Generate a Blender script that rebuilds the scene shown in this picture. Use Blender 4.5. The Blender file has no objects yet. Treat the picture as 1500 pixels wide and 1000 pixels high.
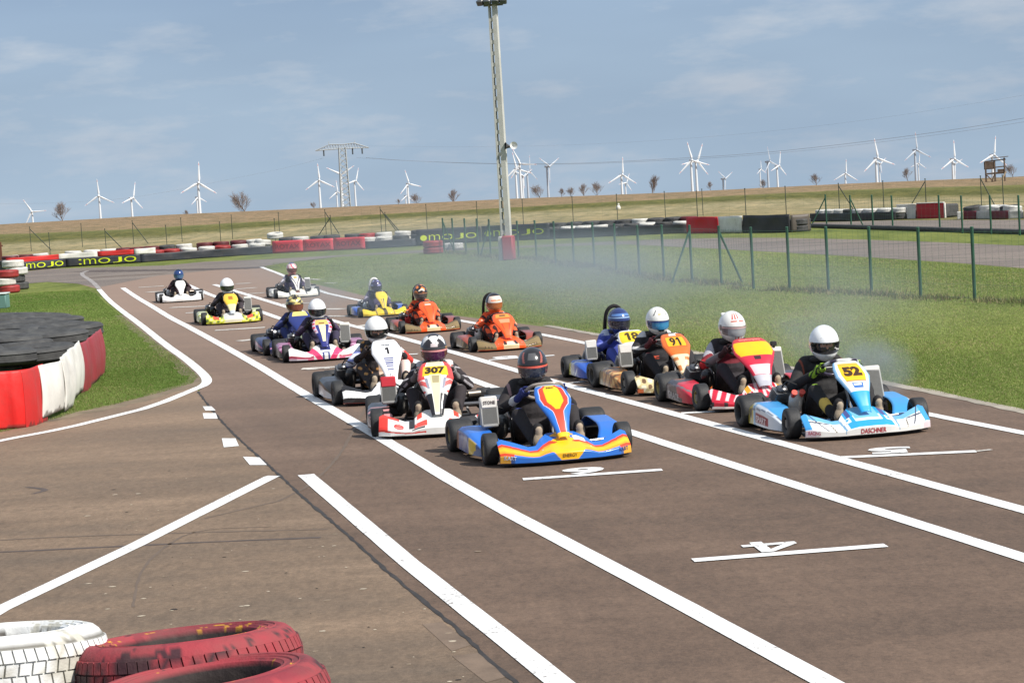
import bpy, bmesh, math, random
import numpy as np
from mathutils import Vector, Matrix, Euler
random.seed(7); RNG = np.random.default_rng(7)
SC = bpy.context.scene
COL = SC.collection
PI = math.pi
# ------------------------------------------------------------ camera
W0, H0, FPX, HCAM = 1500.0, 1000.0, 3250.0, 2.33
ROLL = math.atan(0.06); PITCH = math.atan(245.9/FPX)
_f = Vector((0, math.cos(PITCH), -math.sin(PITCH))); _r0 = Vector((1,0,0)); _u0 = Vector((0, math.sin(PITCH), math.cos(PITCH)))
_R = _r0*math.cos(ROLL) - _u0*math.sin(ROLL); _U = _r0*math.sin(ROLL) + _u0*math.cos(ROLL)
CAMP = Vector((0,0,HCAM))
cam = bpy.data.cameras.new('camera'); cam.sensor_width = 36; cam.lens = FPX/W0*36; cam.clip_end = 40000; cam.clip_start = .1
co = bpy.data.objects.new('camera', cam); COL.objects.link(co)
co.matrix_world = Matrix(((_R.x,_U.x,-_f.x,0),(_R.y,_U.y,-_f.y,0),(_R.z,_U.z,-_f.z,HCAM),(0,0,0,1)))
SC.camera = co
def ray(px, py):
    return (_f*FPX + _R*(px-W0/2) + _U*(H0/2-py))
def G(px, py, z=0.0):
    "ground point seen at a pixel of the 1500x1000 photograph"
    d = ray(px, py); t = (z-HCAM)/d.z
    return CAMP + d*t
def D(px, py, dist):
    "point at forward distance dist"
    d = ray(px, py); return CAMP + d*(dist/d.y)
def PX(p):
    v = Vector(p)-CAMP; return (W0/2 + FPX*v.dot(_R)/v.dot(_f), H0/2 - FPX*v.dot(_U)/v.dot(_f))
# ------------------------------------------------------------ colours / materials
def lin(r, g, b):
    f = lambda c: (c/255/12.92) if c/255 <= .04045 else ((c/255+.055)/1.055)**2.4
    return np.array((f(r), f(g), f(b)))
def nodes(m):
    m.use_nodes = True; nt = m.node_tree; nt.nodes.clear(); return nt
def N(nt, t, **kw):
    n = nt.nodes.new(t)
    for k, v in kw.items():
        if k in n.inputs.keys(): n.inputs[k].default_value = v
        else: setattr(n, k, v)
    return n
def L(nt, a, b): nt.links.new(a, b)
def ramp(nt, fac, stops, interp='LINEAR'):
    n = nt.nodes.new('ShaderNodeValToRGB'); e = n.color_ramp.elements; n.color_ramp.interpolation = interp
    while len(e) < len(stops): e.new(.5)
    for i, (p, c) in enumerate(stops): e[i].position = p; e[i].color = (*c, 1) if len(c) == 3 else c
    if fac is not None: L(nt, fac, n.inputs['Fac'])
    return n
def mixc(nt, fac, a, b, blend='MIX'):
    n = nt.nodes.new('ShaderNodeMix'); n.data_type = 'RGBA'; n.blend_type = blend
    for s, v in ((0, fac), (6, a), (7, b)):
        if hasattr(v, 'is_output'): L(nt, v, n.inputs[s])
        elif s == 0: n.inputs[0].default_value = v
        else: n.inputs[s].default_value = (*v[:3], 1)
    return n.outputs[2]
def noise(nt, scale, detail=4, rough=.6, vec=None):
    n = N(nt, 'ShaderNodeTexNoise', Scale=scale, Detail=detail, Roughness=rough)
    if vec is None:
        tc = nt.nodes.new('ShaderNodeTexCoord'); vec = tc.outputs['Object']
    L(nt, vec, n.inputs['Vector']); return n.outputs['Fac']
def bump(nt, h, strength, dist=.01):
    b = N(nt, 'ShaderNodeBump', Strength=strength, Distance=dist); L(nt, h, b.inputs['Height']); return b.outputs['Normal']
def attr(nt, name):
    a = nt.nodes.new('ShaderNodeAttribute'); a.attribute_name = name; return a
MATS = {}
def mat_vc(name, rough=.4, dirt=.15, scale=8, coat=0, metal=0, bmp=0, bscale=60, dirtcol=(.10,.08,.065)):
    "material whose pattern is the colour layer of the mesh, with a little grime"
    m = bpy.data.materials.new(name); nt = nodes(m)
    o = N(nt, 'ShaderNodeOutputMaterial'); p = N(nt, 'ShaderNodeBsdfPrincipled', Roughness=rough, Metallic=metal)
    p.inputs['Coat Weight'].default_value = coat; p.inputs['Coat Roughness'].default_value = .12
    a = attr(nt, 'Col'); n1 = noise(nt, scale, 6, .65)
    r = ramp(nt, n1, [(.42, (0,0,0)), (.75, (1,1,1))])
    mul = N(nt, 'ShaderNodeMath', operation='MULTIPLY'); L(nt, r.outputs[0], mul.inputs[0]); mul.inputs[1].default_value = dirt
    c = mixc(nt, mul.outputs[0], a.outputs['Color'], dirtcol)
    L(nt, c, p.inputs['Base Color'])
    if bmp: L(nt, bump(nt, noise(nt, bscale, 5), bmp), p.inputs['Normal'])
    L(nt, p.outputs[0], o.inputs[0]); MATS[name] = m; return m
def mat_c(name, c, rough=.5, metal=0, var=.2, scale=10, bmp=0, bscale=60, c2=None):
    m = bpy.data.materials.new(name); nt = nodes(m)
    o = N(nt, 'ShaderNodeOutputMaterial'); p = N(nt, 'ShaderNodeBsdfPrincipled', Roughness=rough, Metallic=metal)
    c = np.array(c, float); c2 = c*(1-var) if c2 is None else np.array(c2)
    n1 = noise(nt, scale, 6, .65); r = ramp(nt, n1, [(.3, tuple(c2)), (.65, tuple(np.minimum(c*(1+var*.4), .95)))])
    L(nt, r.outputs[0], p.inputs['Base Color'])
    if bmp: L(nt, bump(nt, noise(nt, bscale, 5), bmp), p.inputs['Normal'])
    L(nt, p.outputs[0], o.inputs[0]); MATS[name] = m; return m
BODY = mat_vc('bodywork_plastic', .32, .16, 7, coat=.35)
CLOTH = mat_vc('suit_cloth', .85, .12, 14, bmp=.35, bscale=45)
HELM = mat_vc('helmet_shell', .22, .05, 9, coat=.6)
PAINTED = mat_vc('painted_rubber', .75, .30, 5, bmp=.4, bscale=22)
METAL = mat_vc('bare_metal', .38, .25, 12, metal=.75)
PLAIN = mat_vc('plain_matt', .7, .2, 6)
TYRE = mat_c('kart_tyre_rubber', (.022,.022,.023), .62, var=.35, scale=18, bmp=.25, bscale=90)
GLASS = mat_vc('visor_plastic', .07, .0, 5, coat=1.0)
VINYL = mat_vc('lettering_vinyl', .45, .12, 14)
# ------------------------------------------------------------ mesh builder
class MB:
    def __init__(s, col=(.5,.5,.5)): s.v=[]; s.f=[]; s.c=[]; s.n=0; s.col=np.array(col, float)
    def add(s, v, f, c=None):
        v = np.asarray(v, float).reshape(-1,3); s.v.append(v)
        s.f += [tuple(i+s.n for i in q) for q in f]
        c = s.col if c is None else np.asarray(c, float)
        s.c.append(np.broadcast_to(c, v.shape).copy()); s.n += len(v); return s
    def box(s, c, size, rot=None, bev=.0, col=None):
        h = np.array(size)/2; P=[]
        b = min(bev, *(h*.95)) if bev else 0
        for sx in (-1,1):
            for sy in (-1,1):
                for sz in (-1,1):
                    q = np.array((sx,sy,sz))*h
                    if b:
                        for k in range(3):
                            e = q.copy()
                            for j in range(3):
                                if j != k: e[j] -= np.sign(q[j])*b
                            P.append(e)
                    else: P.append(q)
        bm = bmesh.new()
        for p in P: bm.verts.new(p)
        r = bmesh.ops.convex_hull(bm, input=bm.verts[:]); 
        bm.verts.index_update(); bm.normal_update()
        if not b: bmesh.ops.dissolve_limit(bm, angle_limit=.02, verts=bm.verts[:], edges=bm.edges[:])
        bm.verts.index_update()
        V = np.array([v.co[:] for v in bm.verts]); F = [tuple(v.index for v in f.verts) for f in bm.faces]; bm.free()
        if rot is not None: V = V @ np.array(Euler(rot).to_matrix()).T
        return s.add(V+np.array(c), F, col)
    def tube(s, pts, r, n=8, cap=True, col=None, closed=False):
        pts = [Vector(p) for p in pts]; k = len(pts)
        rs = r if hasattr(r, '__len__') else [r]*k
        V=[]; up = None
        for i,p in enumerate(pts):
            if closed: d = pts[(i+1)%k]-pts[i-1]
            else: d = (pts[min(i+1,k-1)]-pts[max(i-1,0)])
            d.normalize()
            if up is None:
                up = Vector((0,0,1)) if abs(d.z)<.9 else Vector((1,0,0))
            a = d.cross(up)
            if a.length < 1e-4: a = d.cross(Vector((1,.3,.2)))
            a.normalize(); b = a.cross(d); up = b
            for j in range(n):
                t = 2*PI*j/n; V.append(p + (a*math.cos(t)+b*math.sin(t))*rs[i])
        F=[]
        for i in range(k if closed else k-1):
            for j in range(n):
                i2=(i+1)%k; F.append((i*n+j, i*n+(j+1)%n, i2*n+(j+1)%n, i2*n+j))
        if cap and not closed: F.append(tuple(range(n))[::-1]); F.append(tuple((k-1)*n+j for j in range(n)))
        return s.add([tuple(v) for v in V], F, col)
    def lathe(s, prof, n=24, M=None, col=None, cols=None, closed=False):
        "prof (r,h) turned about local z"
        k=len(prof); V=[]; C=[]
        for i,(r,h) in enumerate(prof):
            for j in range(n):
                t=2*PI*j/n; V.append((r*math.cos(t), r*math.sin(t), h))
                if cols is not None: C.append(cols[i])
        F=[]
        for i in range(k if closed else k-1):
            i2=(i+1)%k
            for j in range(n): F.append((i*n+j, i*n+(j+1)%n, i2*n+(j+1)%n, i2*n+j))
        V=np.array(V)
        if M is not None: V = V @ np.array(M.to_3x3()).T + np.array(M.translation)
        return s.add(V, F, C if cols is not None else col)
    def ball(s, c, r, nu=14, nv=10, col=None, M=None):
        r = np.array(r if hasattr(r,'__len__') else (r,r,r)); V=[]; F=[]
        for i in range(nv+1):
            a = PI*i/nv
            for j in range(nu):
                t=2*PI*j/nu; V.append((math.sin(a)*math.cos(t), math.sin(a)*math.sin(t), math.cos(a)))
        for i in range(nv):
            for j in range(nu): F.append((i*nu+j,(i+1)*nu+j,(i+1)*nu+(j+1)%nu,i*nu+(j+1)%nu))
        V=np.array(V)*r
        if M is not None: V = V @ np.array(M.to_3x3()).T
        return s.add(V+np.array(c), F, col)
    def grid(s, fn, nu, nv, colf=None, u0=-1, u1=1, v0=0, v1=1):
        U,Vv = np.meshgrid(np.linspace(u0,u1,nu), np.linspace(v0,v1,nv), indexing='ij')
        P = fn(U.ravel(), Vv.ravel()); F=[]
        for i in range(nu-1):
            for j in range(nv-1): F.append((i*nv+j,(i+1)*nv+j,(i+1)*nv+j+1,i*nv+j+1))
        return s.add(P, F, colf(U.ravel(), Vv.ravel()) if colf else None)
    def build(s, name, mat, parent=None, smooth=40, solid=0, loc=None, rot=None, weld=False):
        me = bpy.data.meshes.new(name)
        V = np.concatenate(s.v) if s.v else np.zeros((0,3)); C = np.concatenate(s.c)
        me.from_pydata(V.tolist(), [], s.f); 
        a = me.color_attributes.new('Col','FLOAT_COLOR','POINT')
        a.data.foreach_set('color', np.concatenate([np.clip(C,0,1), np.ones((len(C),1))],1).astype('f').ravel())
        finish(me, smooth)
        o = link(name, me, mat, parent)
        if loc is not None: o.location = loc
        if rot is not None: o.rotation_euler = rot
        if solid:
            md = o.modifiers.new('thickness','SOLIDIFY'); md.thickness = solid; md.offset = -1
        return o
def finish(me, smooth=40):
    me.validate(); me.polygons.foreach_set('use_smooth', [bool(smooth)]*len(me.polygons))
    if smooth: me.set_sharp_from_angle(angle=math.radians(smooth))
    me.update()
def link(name, me, mat, parent=None):
    o = bpy.data.objects.new(name, me); COL.objects.link(o)
    if mat is not None and len(me.materials) == 0: me.materials.append(mat)
    if parent is not None: o.parent = parent
    return o
def tag(o, label=None, cat=None, group=None, kind=None):
    if label: o['label'] = label
    if cat: o['category'] = cat
    if group: o['group'] = group
    if kind: o['kind'] = kind
    return o
def empty(name, loc=(0,0,0), rz=0, **kw):
    o = bpy.data.objects.new(name, None); COL.objects.link(o); o.location = loc; o.rotation_euler = (0,0,rz)
    o.empty_display_size = .3; return tag(o, **kw)
def copy_tree(o, parent=None):
    c = o.copy(); COL.objects.link(c); c.parent = parent
    for ch in list(o.children): copy_tree(ch, c)
    return c
_txt = {}
GLYPH={'1':[[(0,0),(.24,0),(.24,1),(0,1)],[(-.18,.62),(0,.74),(0,1),(-.18,.86)]],
'4':[[(.50,0),(.72,0),(.72,.20),(.50,.20)],[(.50,.20),(.72,.20),(.72,.40),(.50,.40)],[(.50,.40),(.72,.40),(.72,1),(.50,1)],[(-.06,.20),(.50,.20),(.50,.40),(-.06,.40)],[(.72,.20),(.92,.20),(.92,.40),(.72,.40)],[(-.06,.40),(.20,.40),(.50,.76),(.50,1)]]}
def text_mesh(s, bold=.0):
    "2-D outline of a word: vertices with x centred, y 0..1 (cap height) and faces"
    k=(s,bold)
    if s in GLYPH:
        VV=[];FF=[];m=6
        for q in GLYPH[s]:
            a,b,c,d=[np.array(t,float) for t in q]; n=sum(len(x) for x in VV)
            VV.append(np.array([(*((a*(1-i/m)+b*i/m)*(1-j/m)+(d*(1-i/m)+c*i/m)*j/m),0) for i in range(m+1) for j in range(m+1)]))
            FF+=[(n+i*(m+1)+j,n+(i+1)*(m+1)+j,n+(i+1)*(m+1)+j+1,n+i*(m+1)+j+1) for i in range(m) for j in range(m)]
        V=np.concatenate(VV); V[:,0]-=(V[:,0].max()+V[:,0].min())/2; _txt[k]=(V,FF); return _txt[k]
    if k in _txt: return _txt[k]
    if s.startswith('='):   # evenly wide letters of one height
        VV=[];FF=[];n=0;x=0
        for ch in s[1:]:
            V,F=text_mesh(ch,bold); V=V.copy(); w=V[:,0].max()-V[:,0].min()
            if ch==' ': x+=.5; continue
            tw={'m':1.25,'\u25cf':.75,':':.3,'1':.62,'J':.95,'9':1.0,'8':1.0}.get(ch,1.25)
            V[:,0]*=tw/max(w,.05); V[:,0]+=x+tw/2; x+=tw+.22
            VV.append(V); FF+=[tuple(i+n for i in f) for f in F]; n+=len(V)
        V=np.concatenate(VV); V[:,0]-=x/2; _txt[k]=(V,FF); return _txt[k]
    cu = bpy.data.curves.new('t','FONT'); cu.body = s; cu.align_x='CENTER'; cu.size=1; cu.offset=bold; cu.resolution_u=3
    o = bpy.data.objects.new('t', cu); COL.objects.link(o)
    dg = bpy.context.evaluated_depsgraph_get(); dg.update(); ev = o.evaluated_get(dg); me = ev.to_mesh()
    V = np.array([v.co[:] for v in me.vertices]) if len(me.vertices) else np.zeros((1,3)); F=[tuple(p.vertices) for p in me.polygons]
    ev.to_mesh_clear(); bpy.data.objects.remove(o); bpy.data.curves.remove(cu)
    V[:,0] -= (V[:,0].max()+V[:,0].min())/2; V[:,1] -= V[:,1].min(); V /= max(V[:,1].max(), .01)
    _txt[k]=(V,F); return _txt[k]
def decal(name, s, fn, u0, v0, du, dv, col, parent=None, bold=.02, off=.003, flipv=False, mat=None):
    "lettering laid on a surface fn(u,v): du = width in u of the word, dv = height in v"
    V,F = text_mesh(s, bold); w = V[:,0].max()-V[:,0].min()
    u = u0 + V[:,0]/w*du; v = v0 + (V[:,1]-.5)*dv*(-1 if flipv else 1)
    e=1e-3; P=fn(u,v); nu = fn(u+e,v)-P; nv = fn(u,v+e)-P
    n = np.cross(nu,nv); n /= np.linalg.norm(n,axis=1)[:,None]+1e-12
    b=MB(col); b.add(P+n*off, F); return b.build(name, mat or VINYL, parent, smooth=0)
def sheet(name, pts, z, mat, **kw):
    "flat ground sheet from a ground polygon"
    me = bpy.data.meshes.new(name); bm = bmesh.new()
    vs=[bm.verts.new((p[0],p[1],z)) for p in pts]; f=bm.faces.new(vs)
    if f.normal.z < 0 or True:
        f.normal_update()
        if f.normal.z < 0: f.normal_flip()
    bmesh.ops.triangulate(bm, faces=bm.faces[:]); bm.to_mesh(me); bm.free()
    return tag(link(name, me, mat), **kw)
def smoothline(pts, it=2):
    pts=[Vector((p[0],p[1],0)) for p in pts]
    for _ in range(it):
        q=[pts[0]]
        for a,b in zip(pts[:-1],pts[1:]): q += [a*.75+b*.25, a*.25+b*.75]
        q.append(pts[-1]); pts=q
    return pts
def ribbon(name, pts, w, z, mat, smooth=0, step=.35, wob=0, **kw):
    if smooth: pts = smoothline(pts, smooth)
    P=[]; pts=[Vector((p[0],p[1],0)) for p in pts]
    for a,b in zip(pts[:-1],pts[1:]):
        k=max(1,int((b-a).length/step))
        for i in range(k): P.append(a.lerp(b,i/k))
    P.append(pts[-1]); V=[]; F=[]
    for i,p in enumerate(P):
        d=(P[min(i+1,len(P)-1)]-P[max(i-1,0)]).normalized(); n=Vector((-d.y,d.x,0))
        ww = w if not hasattr(w,'__len__') else w[0]+(w[1]-w[0])*i/(len(P)-1)
        a=ww/2*(1+wob*random.uniform(-1,1)); b=ww/2*(1+wob*random.uniform(-1,1))
        V += [(p+n*a)[:2]+(z,), (p-n*b)[:2]+(z,)]
        if i: F.append((2*i-2,2*i-1,2*i+1,2*i))
    me=bpy.data.meshes.new(name); me.from_pydata(V,[],F)
    me.update()
    if len(me.polygons) and me.polygons[0].normal.z<0: me.flip_normals()
    return tag(link(name,me,mat),**kw)
# ------------------------------------------------------------ world, sun, view
SUN = Vector((.66,-.44,.80)).normalized()
wd = bpy.data.worlds.new('World'); SC.world = wd; wd.use_nodes = True; nt = wd.node_tree; nt.nodes.clear()
wo = N(nt,'ShaderNodeOutputWorld'); bg = N(nt,'ShaderNodeBackground', Strength=.1)
sky = N(nt,'ShaderNodeTexSky'); sky.sky_type='NISHITA'; sky.sun_disc=False; sky.sun_elevation=math.asin(SUN.z); sky.sun_rotation=math.atan2(SUN.x,SUN.y)
sky.air_density=1.2; sky.dust_density=2.0; sky.altitude=200
tc = nt.nodes.new('ShaderNodeTexCoord'); sx = nt.nodes.new('ShaderNodeSeparateXYZ'); L(nt, tc.outputs['Generated'], sx.inputs[0])
mx = N(nt,'ShaderNodeMath',operation='MAXIMUM'); L(nt,sx.outputs['Z'],mx.inputs[0]); mx.inputs[1].default_value=.012
cx = nt.nodes.new('ShaderNodeCombineXYZ'); L(nt,sx.outputs['X'],cx.inputs[0]); L(nt,sx.outputs['Y'],cx.inputs[1]); L(nt,mx.outputs[0],cx.inputs[2]); L(nt,cx.outputs[0],sky.inputs[0])
# thin cloud veil: blue-grey haze near the horizon with faint lit puffs
rp = ramp(nt, sx.outputs['Z'], [(0.0,(3.3,4.4,5.7)),(.03,(2.92,4.02,5.42)),(.09,(2.4,3.4,4.98)),(.35,(3.4,4.0,5.0)),(1,(3.6,4.2,5.0))])
mp = N(nt,'ShaderNodeMapping'); mp.inputs['Scale'].default_value=(9,9,34); L(nt,tc.outputs['Generated'],mp.inputs[0])
nz = N(nt,'ShaderNodeTexNoise',Scale=1.7,Detail=6,Roughness=.58); L(nt,mp.outputs[0],nz.inputs['Vector'])
cr = ramp(nt, nz.outputs['Fac'], [(.50,(0,0,0)),(.72,(1,1,1))])
ml = N(nt,'ShaderNodeMath',operation='MULTIPLY'); L(nt,cr.outputs[0],ml.inputs[0]); ml.inputs[1].default_value=.62
veil = mixc(nt, ml.outputs[0], rp.outputs[0], (4.9,5.3,6.0))
mp2 = N(nt,'ShaderNodeMapping'); mp2.inputs['Scale'].default_value=(3.5,3.5,16); mp2.inputs['Location'].default_value=(3,1,2); L(nt,tc.outputs['Generated'],mp2.inputs[0])
nz2 = N(nt,'ShaderNodeTexNoise',Scale=1.5,Detail=3,Roughness=.5); L(nt,mp2.outputs[0],nz2.inputs['Vector'])
cr2 = ramp(nt, nz2.outputs['Fac'], [(.35,(.90,.91,.93)),(.7,(1.05,1.04,1.03))])
veil = mixc(nt, 1.0, veil, cr2.outputs[0], 'MULTIPLY')
fin = mixc(nt, .86, sky.outputs[0], veil)
L(nt,fin,bg.inputs['Color']); L(nt,bg.outputs[0],wo.inputs[0])
sl = bpy.data.lights.new('sun','SUN'); sl.energy=4.6; sl.angle=math.radians(.55); sl.color=(1,.95,.88)
so = bpy.data.objects.new('sun',sl); COL.objects.link(so); so.rotation_euler = (-SUN).to_track_quat('-Z','Y').to_euler(); so.location=(30,-20,40)
SC.view_settings.view_transform='Standard'; SC.view_settings.look='None'; SC.view_settings.exposure=.32; SC.view_settings.gamma=1
SC.cycles.use_denoising=True; SC.cycles.max_bounces=6; SC.cycles.transparent_max_bounces=12; SC.cycles.volume_bounces=0
SC.cycles.volume_step_rate=1.0; SC.cycles.volume_max_steps=128

# ------------------------------------------------------------ terrain
XK=[-3000,0,250,500,750,1000,1250,1500,4500]
def ip(*v): return lambda x: np.interp(x, XK, (v[0],)+v+(v[-1],))
Z0=ip(29,30,34,37,42,44,48); Z1=ip(44,48,49,50,52,53,60); Z2=ip(57,63,56,59,61,66,76); Z3=ip(84,86,86,86,90,100,112)
az=np.radians(np.concatenate([np.arange(-180,-17,3.),np.arange(-17,17,.15),np.arange(17,180,3.)]))
rr=np.concatenate([[.0,2,4,7],np.geomspace(9,80,34),np.linspace(83,420,170),np.geomspace(440,30000,50)])
A,Rr=np.meshgrid(az,rr,indexing='ij')
pxa=np.clip(W0/2+FPX*np.tan(np.clip(A,-1.2,1.2)),-2500,4000)
Yc0=HCAM*FPX/Z0(pxa); Yc=1.6*Yc0
zc=HCAM*(1-1.6)
dist=Rr
zt=np.where(dist<100,0,np.where(dist<Yc, zc*(dist-100)/(Yc-100), zc-(dist-Yc)*.0205))
zt=np.where(dist>Yc, np.minimum(zt, zc-(dist-Yc)*(.0165)), zt)
zt+= np.where((dist>105)&(dist<Yc-5), RNG.normal(0,.02,A.shape), 0)
dep=(HCAM-zt)/np.maximum(dist,1)*FPX
tv=np.zeros_like(dep)
zs=[0*dep,Z0(pxa),Z1(pxa),Z2(pxa),Z3(pxa),Z3(pxa)+40]
for k in range(5):
    m=(dep>=zs[k])&(dep<zs[k+1]); tv=np.where(m,(k-1)+(dep-zs[k])/(zs[k+1]-zs[k]),tv)
tv=np.where(dep>=zs[5],4,tv); tv=np.where(dist>Yc,.3,tv)
bank=np.exp(-((tv-1.6)/.35)**2)*.25; zt=zt+bank*(dist>100)
na,nr=A.shape
V=np.stack([Rr*np.sin(A),Rr*np.cos(A),zt],-1).reshape(-1,3)
idx=np.arange(na*nr).reshape(na,nr); nx=np.roll(idx,-1,axis=0)
Fq=np.stack([idx[:,:-1],nx[:,:-1],nx[:,1:],idx[:,1:]],-1).reshape(-1,4)
me=bpy.data.meshes.new('ground'); me.from_pydata(V.tolist(),[],Fq[:, ::-1].tolist())
a=me.attributes.new('zone','FLOAT','POINT'); a.data.foreach_set('value',tv.ravel().astype('f'))
me.validate(); me.polygons.foreach_set('use_smooth',[True]*len(me.polygons)); me.update()
gm=bpy.data.materials.new('grassland'); nt=nodes(gm)
o_=N(nt,'ShaderNodeOutputMaterial'); p_=N(nt,'ShaderNodeBsdfPrincipled',Roughness=.95); p_.inputs['Specular IOR Level'].default_value=.1
za=attr(nt,'zone'); tcn=nt.nodes.new('ShaderNodeTexCoord')
mpn=N(nt,'ShaderNodeMapping'); mpn.inputs['Scale'].default_value=(1,.25,1); L(nt,tcn.outputs['Object'],mpn.inputs[0])
nA=noise(nt,.12,6,.7,mpn.outputs[0]); nB=noise(nt,.55,6,.7,mpn.outputs[0]); nC=noise(nt,5,5,.7)
ad=N(nt,'ShaderNodeMath',operation='MULTIPLY_ADD'); L(nt,nA,ad.inputs[0]); ad.inputs[1].default_value=.55; L(nt,za.outputs['Fac'],ad.inputs[2])
ad2=N(nt,'ShaderNodeMath',operation='SUBTRACT'); L(nt,ad.outputs[0],ad2.inputs[0]); ad2.inputs[1].default_value=.275
dv=N(nt,'ShaderNodeMath',operation='DIVIDE'); L(nt,ad2.outputs[0],dv.inputs[0]); dv.inputs[1].default_value=4
field=(.245,.178,.115); strip=(.145,.150,.055); dry=(.30,.26,.155); gr=(.150,.180,.052)
cz=ramp(nt,dv.outputs[0],[(.0,field),(.235,(.24,.18,.11)),(.265,strip),(.47,(.115,.115,.040)),(.53,dry),(.66,(.245,.21,.115)),(.74,(.125,.12,.048)),(.80,gr)])
mpd=N(nt,'ShaderNodeMapping'); mpd.inputs['Scale'].default_value=(.5,.22,1); L(nt,tcn.outputs['Object'],mpd.inputs[0]); nD=noise(nt,1.3,7,.75,mpd.outputs[0])
grs0=ramp(nt,nD,[(.3,(.62,.66,.60)),(.5,(1,1,1)),(.72,(1.32,1.26,1.2))])
grs=ramp(nt,nB,[(.25,(.55,.62,.5)),(.5,(1,1,1)),(.78,(1.5,1.32,1.25))])
c1=mixc(nt,1,mixc(nt,1,cz.outputs[0],grs.outputs[0],'MULTIPLY'),grs0.outputs[0],'MULTIPLY')
g2=ramp(nt,nC,[(.3,(.72,.74,.7)),(.7,(1.25,1.22,1.2))]); c2=mixc(nt,1,c1,g2.outputs[0],'MULTIPLY')
L(nt,c2,p_.inputs['Base Color']); L(nt,bump(nt,nC,.8,.08),p_.inputs['Normal']); L(nt,p_.outputs[0],o_.inputs[0])
tag(link('ground',me,gm),kind='structure')
def ground_z(x,y):
    d=math.hypot(x,y); px=W0/2+FPX*x/max(y,1e-3); yc=1.6*HCAM*FPX/float(Z0(px))
    if d<100: return 0
    if d<yc: return zc*(d-100)/(yc-100)
    return zc-(d-yc)*.0205

# ------------------------------------------------------------ asphalt
def asphalt(name, c, c_lo, c_hi, streak=(.12,1.2), far=None):
    m=bpy.data.materials.new(name); nt=nodes(m); o=N(nt,'ShaderNodeOutputMaterial'); p=N(nt,'ShaderNodeBsdfPrincipled',Roughness=.82); p.inputs['Specular IOR Level'].default_value=.35
    tc=nt.nodes.new('ShaderNodeTexCoord'); rot=N(nt,'ShaderNodeMapping'); rot.inputs['Rotation'].default_value=(0,0,math.radians(-14.5)); L(nt,tc.outputs['Object'],rot.inputs[0])
    st=N(nt,'ShaderNodeMapping'); st.inputs['Scale'].default_value=(streak[1],streak[0],1); L(nt,rot.outputs[0],st.inputs[0])
    s2=N(nt,'ShaderNodeMapping'); s2.inputs['Scale'].default_value=(.25,.9,1); L(nt,tc.outputs['Object'],s2.inputs[0])
    a=noise(nt,1.0,5,.6,st.outputs[0]); b=noise(nt,.9,6,.65,s2.outputs[0]); g=noise(nt,160,3,.8); g3=noise(nt,28,4,.7)
    r1=ramp(nt,b,[(.28,c_lo),(.5,c),(.72,c_hi)])
    r2=ramp(nt,a,[(.25,(.78,.78,.79)),(.55,(1,1,1)),(.75,(1.13,1.12,1.11))])
    r3=ramp(nt,g,[(.25,(.62,.62,.62)),(.5,(1,1,1)),(.78,(1.5,1.48,1.45))])
    r4=ramp(nt,g3,[(.3,(.80,.80,.80)),(.7,(1.18,1.17,1.16))])
    s5=N(nt,'ShaderNodeMapping'); s5.inputs['Scale'].default_value=(1.2,.5,1); L(nt,tc.outputs['Object'],s5.inputs[0]); r5=ramp(nt,noise(nt,11,6,.8,s5.outputs[0]),[(.3,(.74,.74,.74)),(.5,(1,1,1)),(.72,(1.24,1.23,1.21))])
    x=mixc(nt,1,r1.outputs[0],r2.outputs[0],'MULTIPLY'); x=mixc(nt,1,x,r5.outputs[0],'MULTIPLY'); x=mixc(nt,1,x,r3.outputs[0],'MULTIPLY'); x=mixc(nt,1,x,r4.outputs[0],'MULTIPLY')
    if far:  # grazing-angle brightening painted in: base colour mixes paler with distance
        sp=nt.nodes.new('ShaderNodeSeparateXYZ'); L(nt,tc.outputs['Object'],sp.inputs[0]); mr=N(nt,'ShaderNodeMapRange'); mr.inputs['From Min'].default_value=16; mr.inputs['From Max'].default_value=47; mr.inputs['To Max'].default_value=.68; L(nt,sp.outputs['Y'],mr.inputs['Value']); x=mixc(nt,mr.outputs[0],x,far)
    L(nt,x,p.inputs['Base Color']); L(nt,bump(nt,g,.35,.004),p.inputs['Normal']); L(nt,p.outputs[0],o.inputs[0]); return m
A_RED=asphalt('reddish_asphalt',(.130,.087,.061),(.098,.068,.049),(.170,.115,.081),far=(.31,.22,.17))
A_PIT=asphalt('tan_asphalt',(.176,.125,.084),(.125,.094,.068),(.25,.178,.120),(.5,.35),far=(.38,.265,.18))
A_FAR=asphalt('grey_asphalt',(.180,.150,.128),(.128,.110,.100),(.235,.198,.168),(.3,.3))
A_DIRT=mat_c('bare_earth',(.19,.145,.095),.95,var=.45,scale=3,bmp=.6,bscale=12)
A_OLD=mat_c('weathered_kerb_edge',(.36,.32,.26),.9,var=.4,scale=3,bmp=.6,bscale=12)
right_px=[(383,390),(420,403),(456,415),(508,427),(590,447),(664,462),(800,479),(876,492),(1008,517),(1100,532),(1210,548),(1316,566),(1500,605)]
D_px=[(383,391.5),(414,403),(466,427),(525,440),(600,455),(672,470),(784,488.5),(848,501),(1000,533),(1357,607),(1500,635)]
C_px=[(314,417),(420,450),(500,474),(566,489),(656,514),(759,544),(829,564.5),(1000,610),(1500,748)]
B_px=[(268,414),(278,419),(317,436),(383,457),(410,467),(540,508),(675,551),(743,575.5),(833,605),(922,633),(1000,658.5),(1500,818)]
A_px=[(180,422),(202,437),(223,449),(250,466),(276,479),(367,529),(440,574),(520,620),(560,643),(700,728),(951,860),(1215,1003)]
L_px=[(145,424),(159,440),(180,457),(205,475),(243,506),(272,526),(291,542),(301,552),(304,559),(299,565),(288,569.5),(224,596),(160,612),(96,628),(0,646)]
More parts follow.
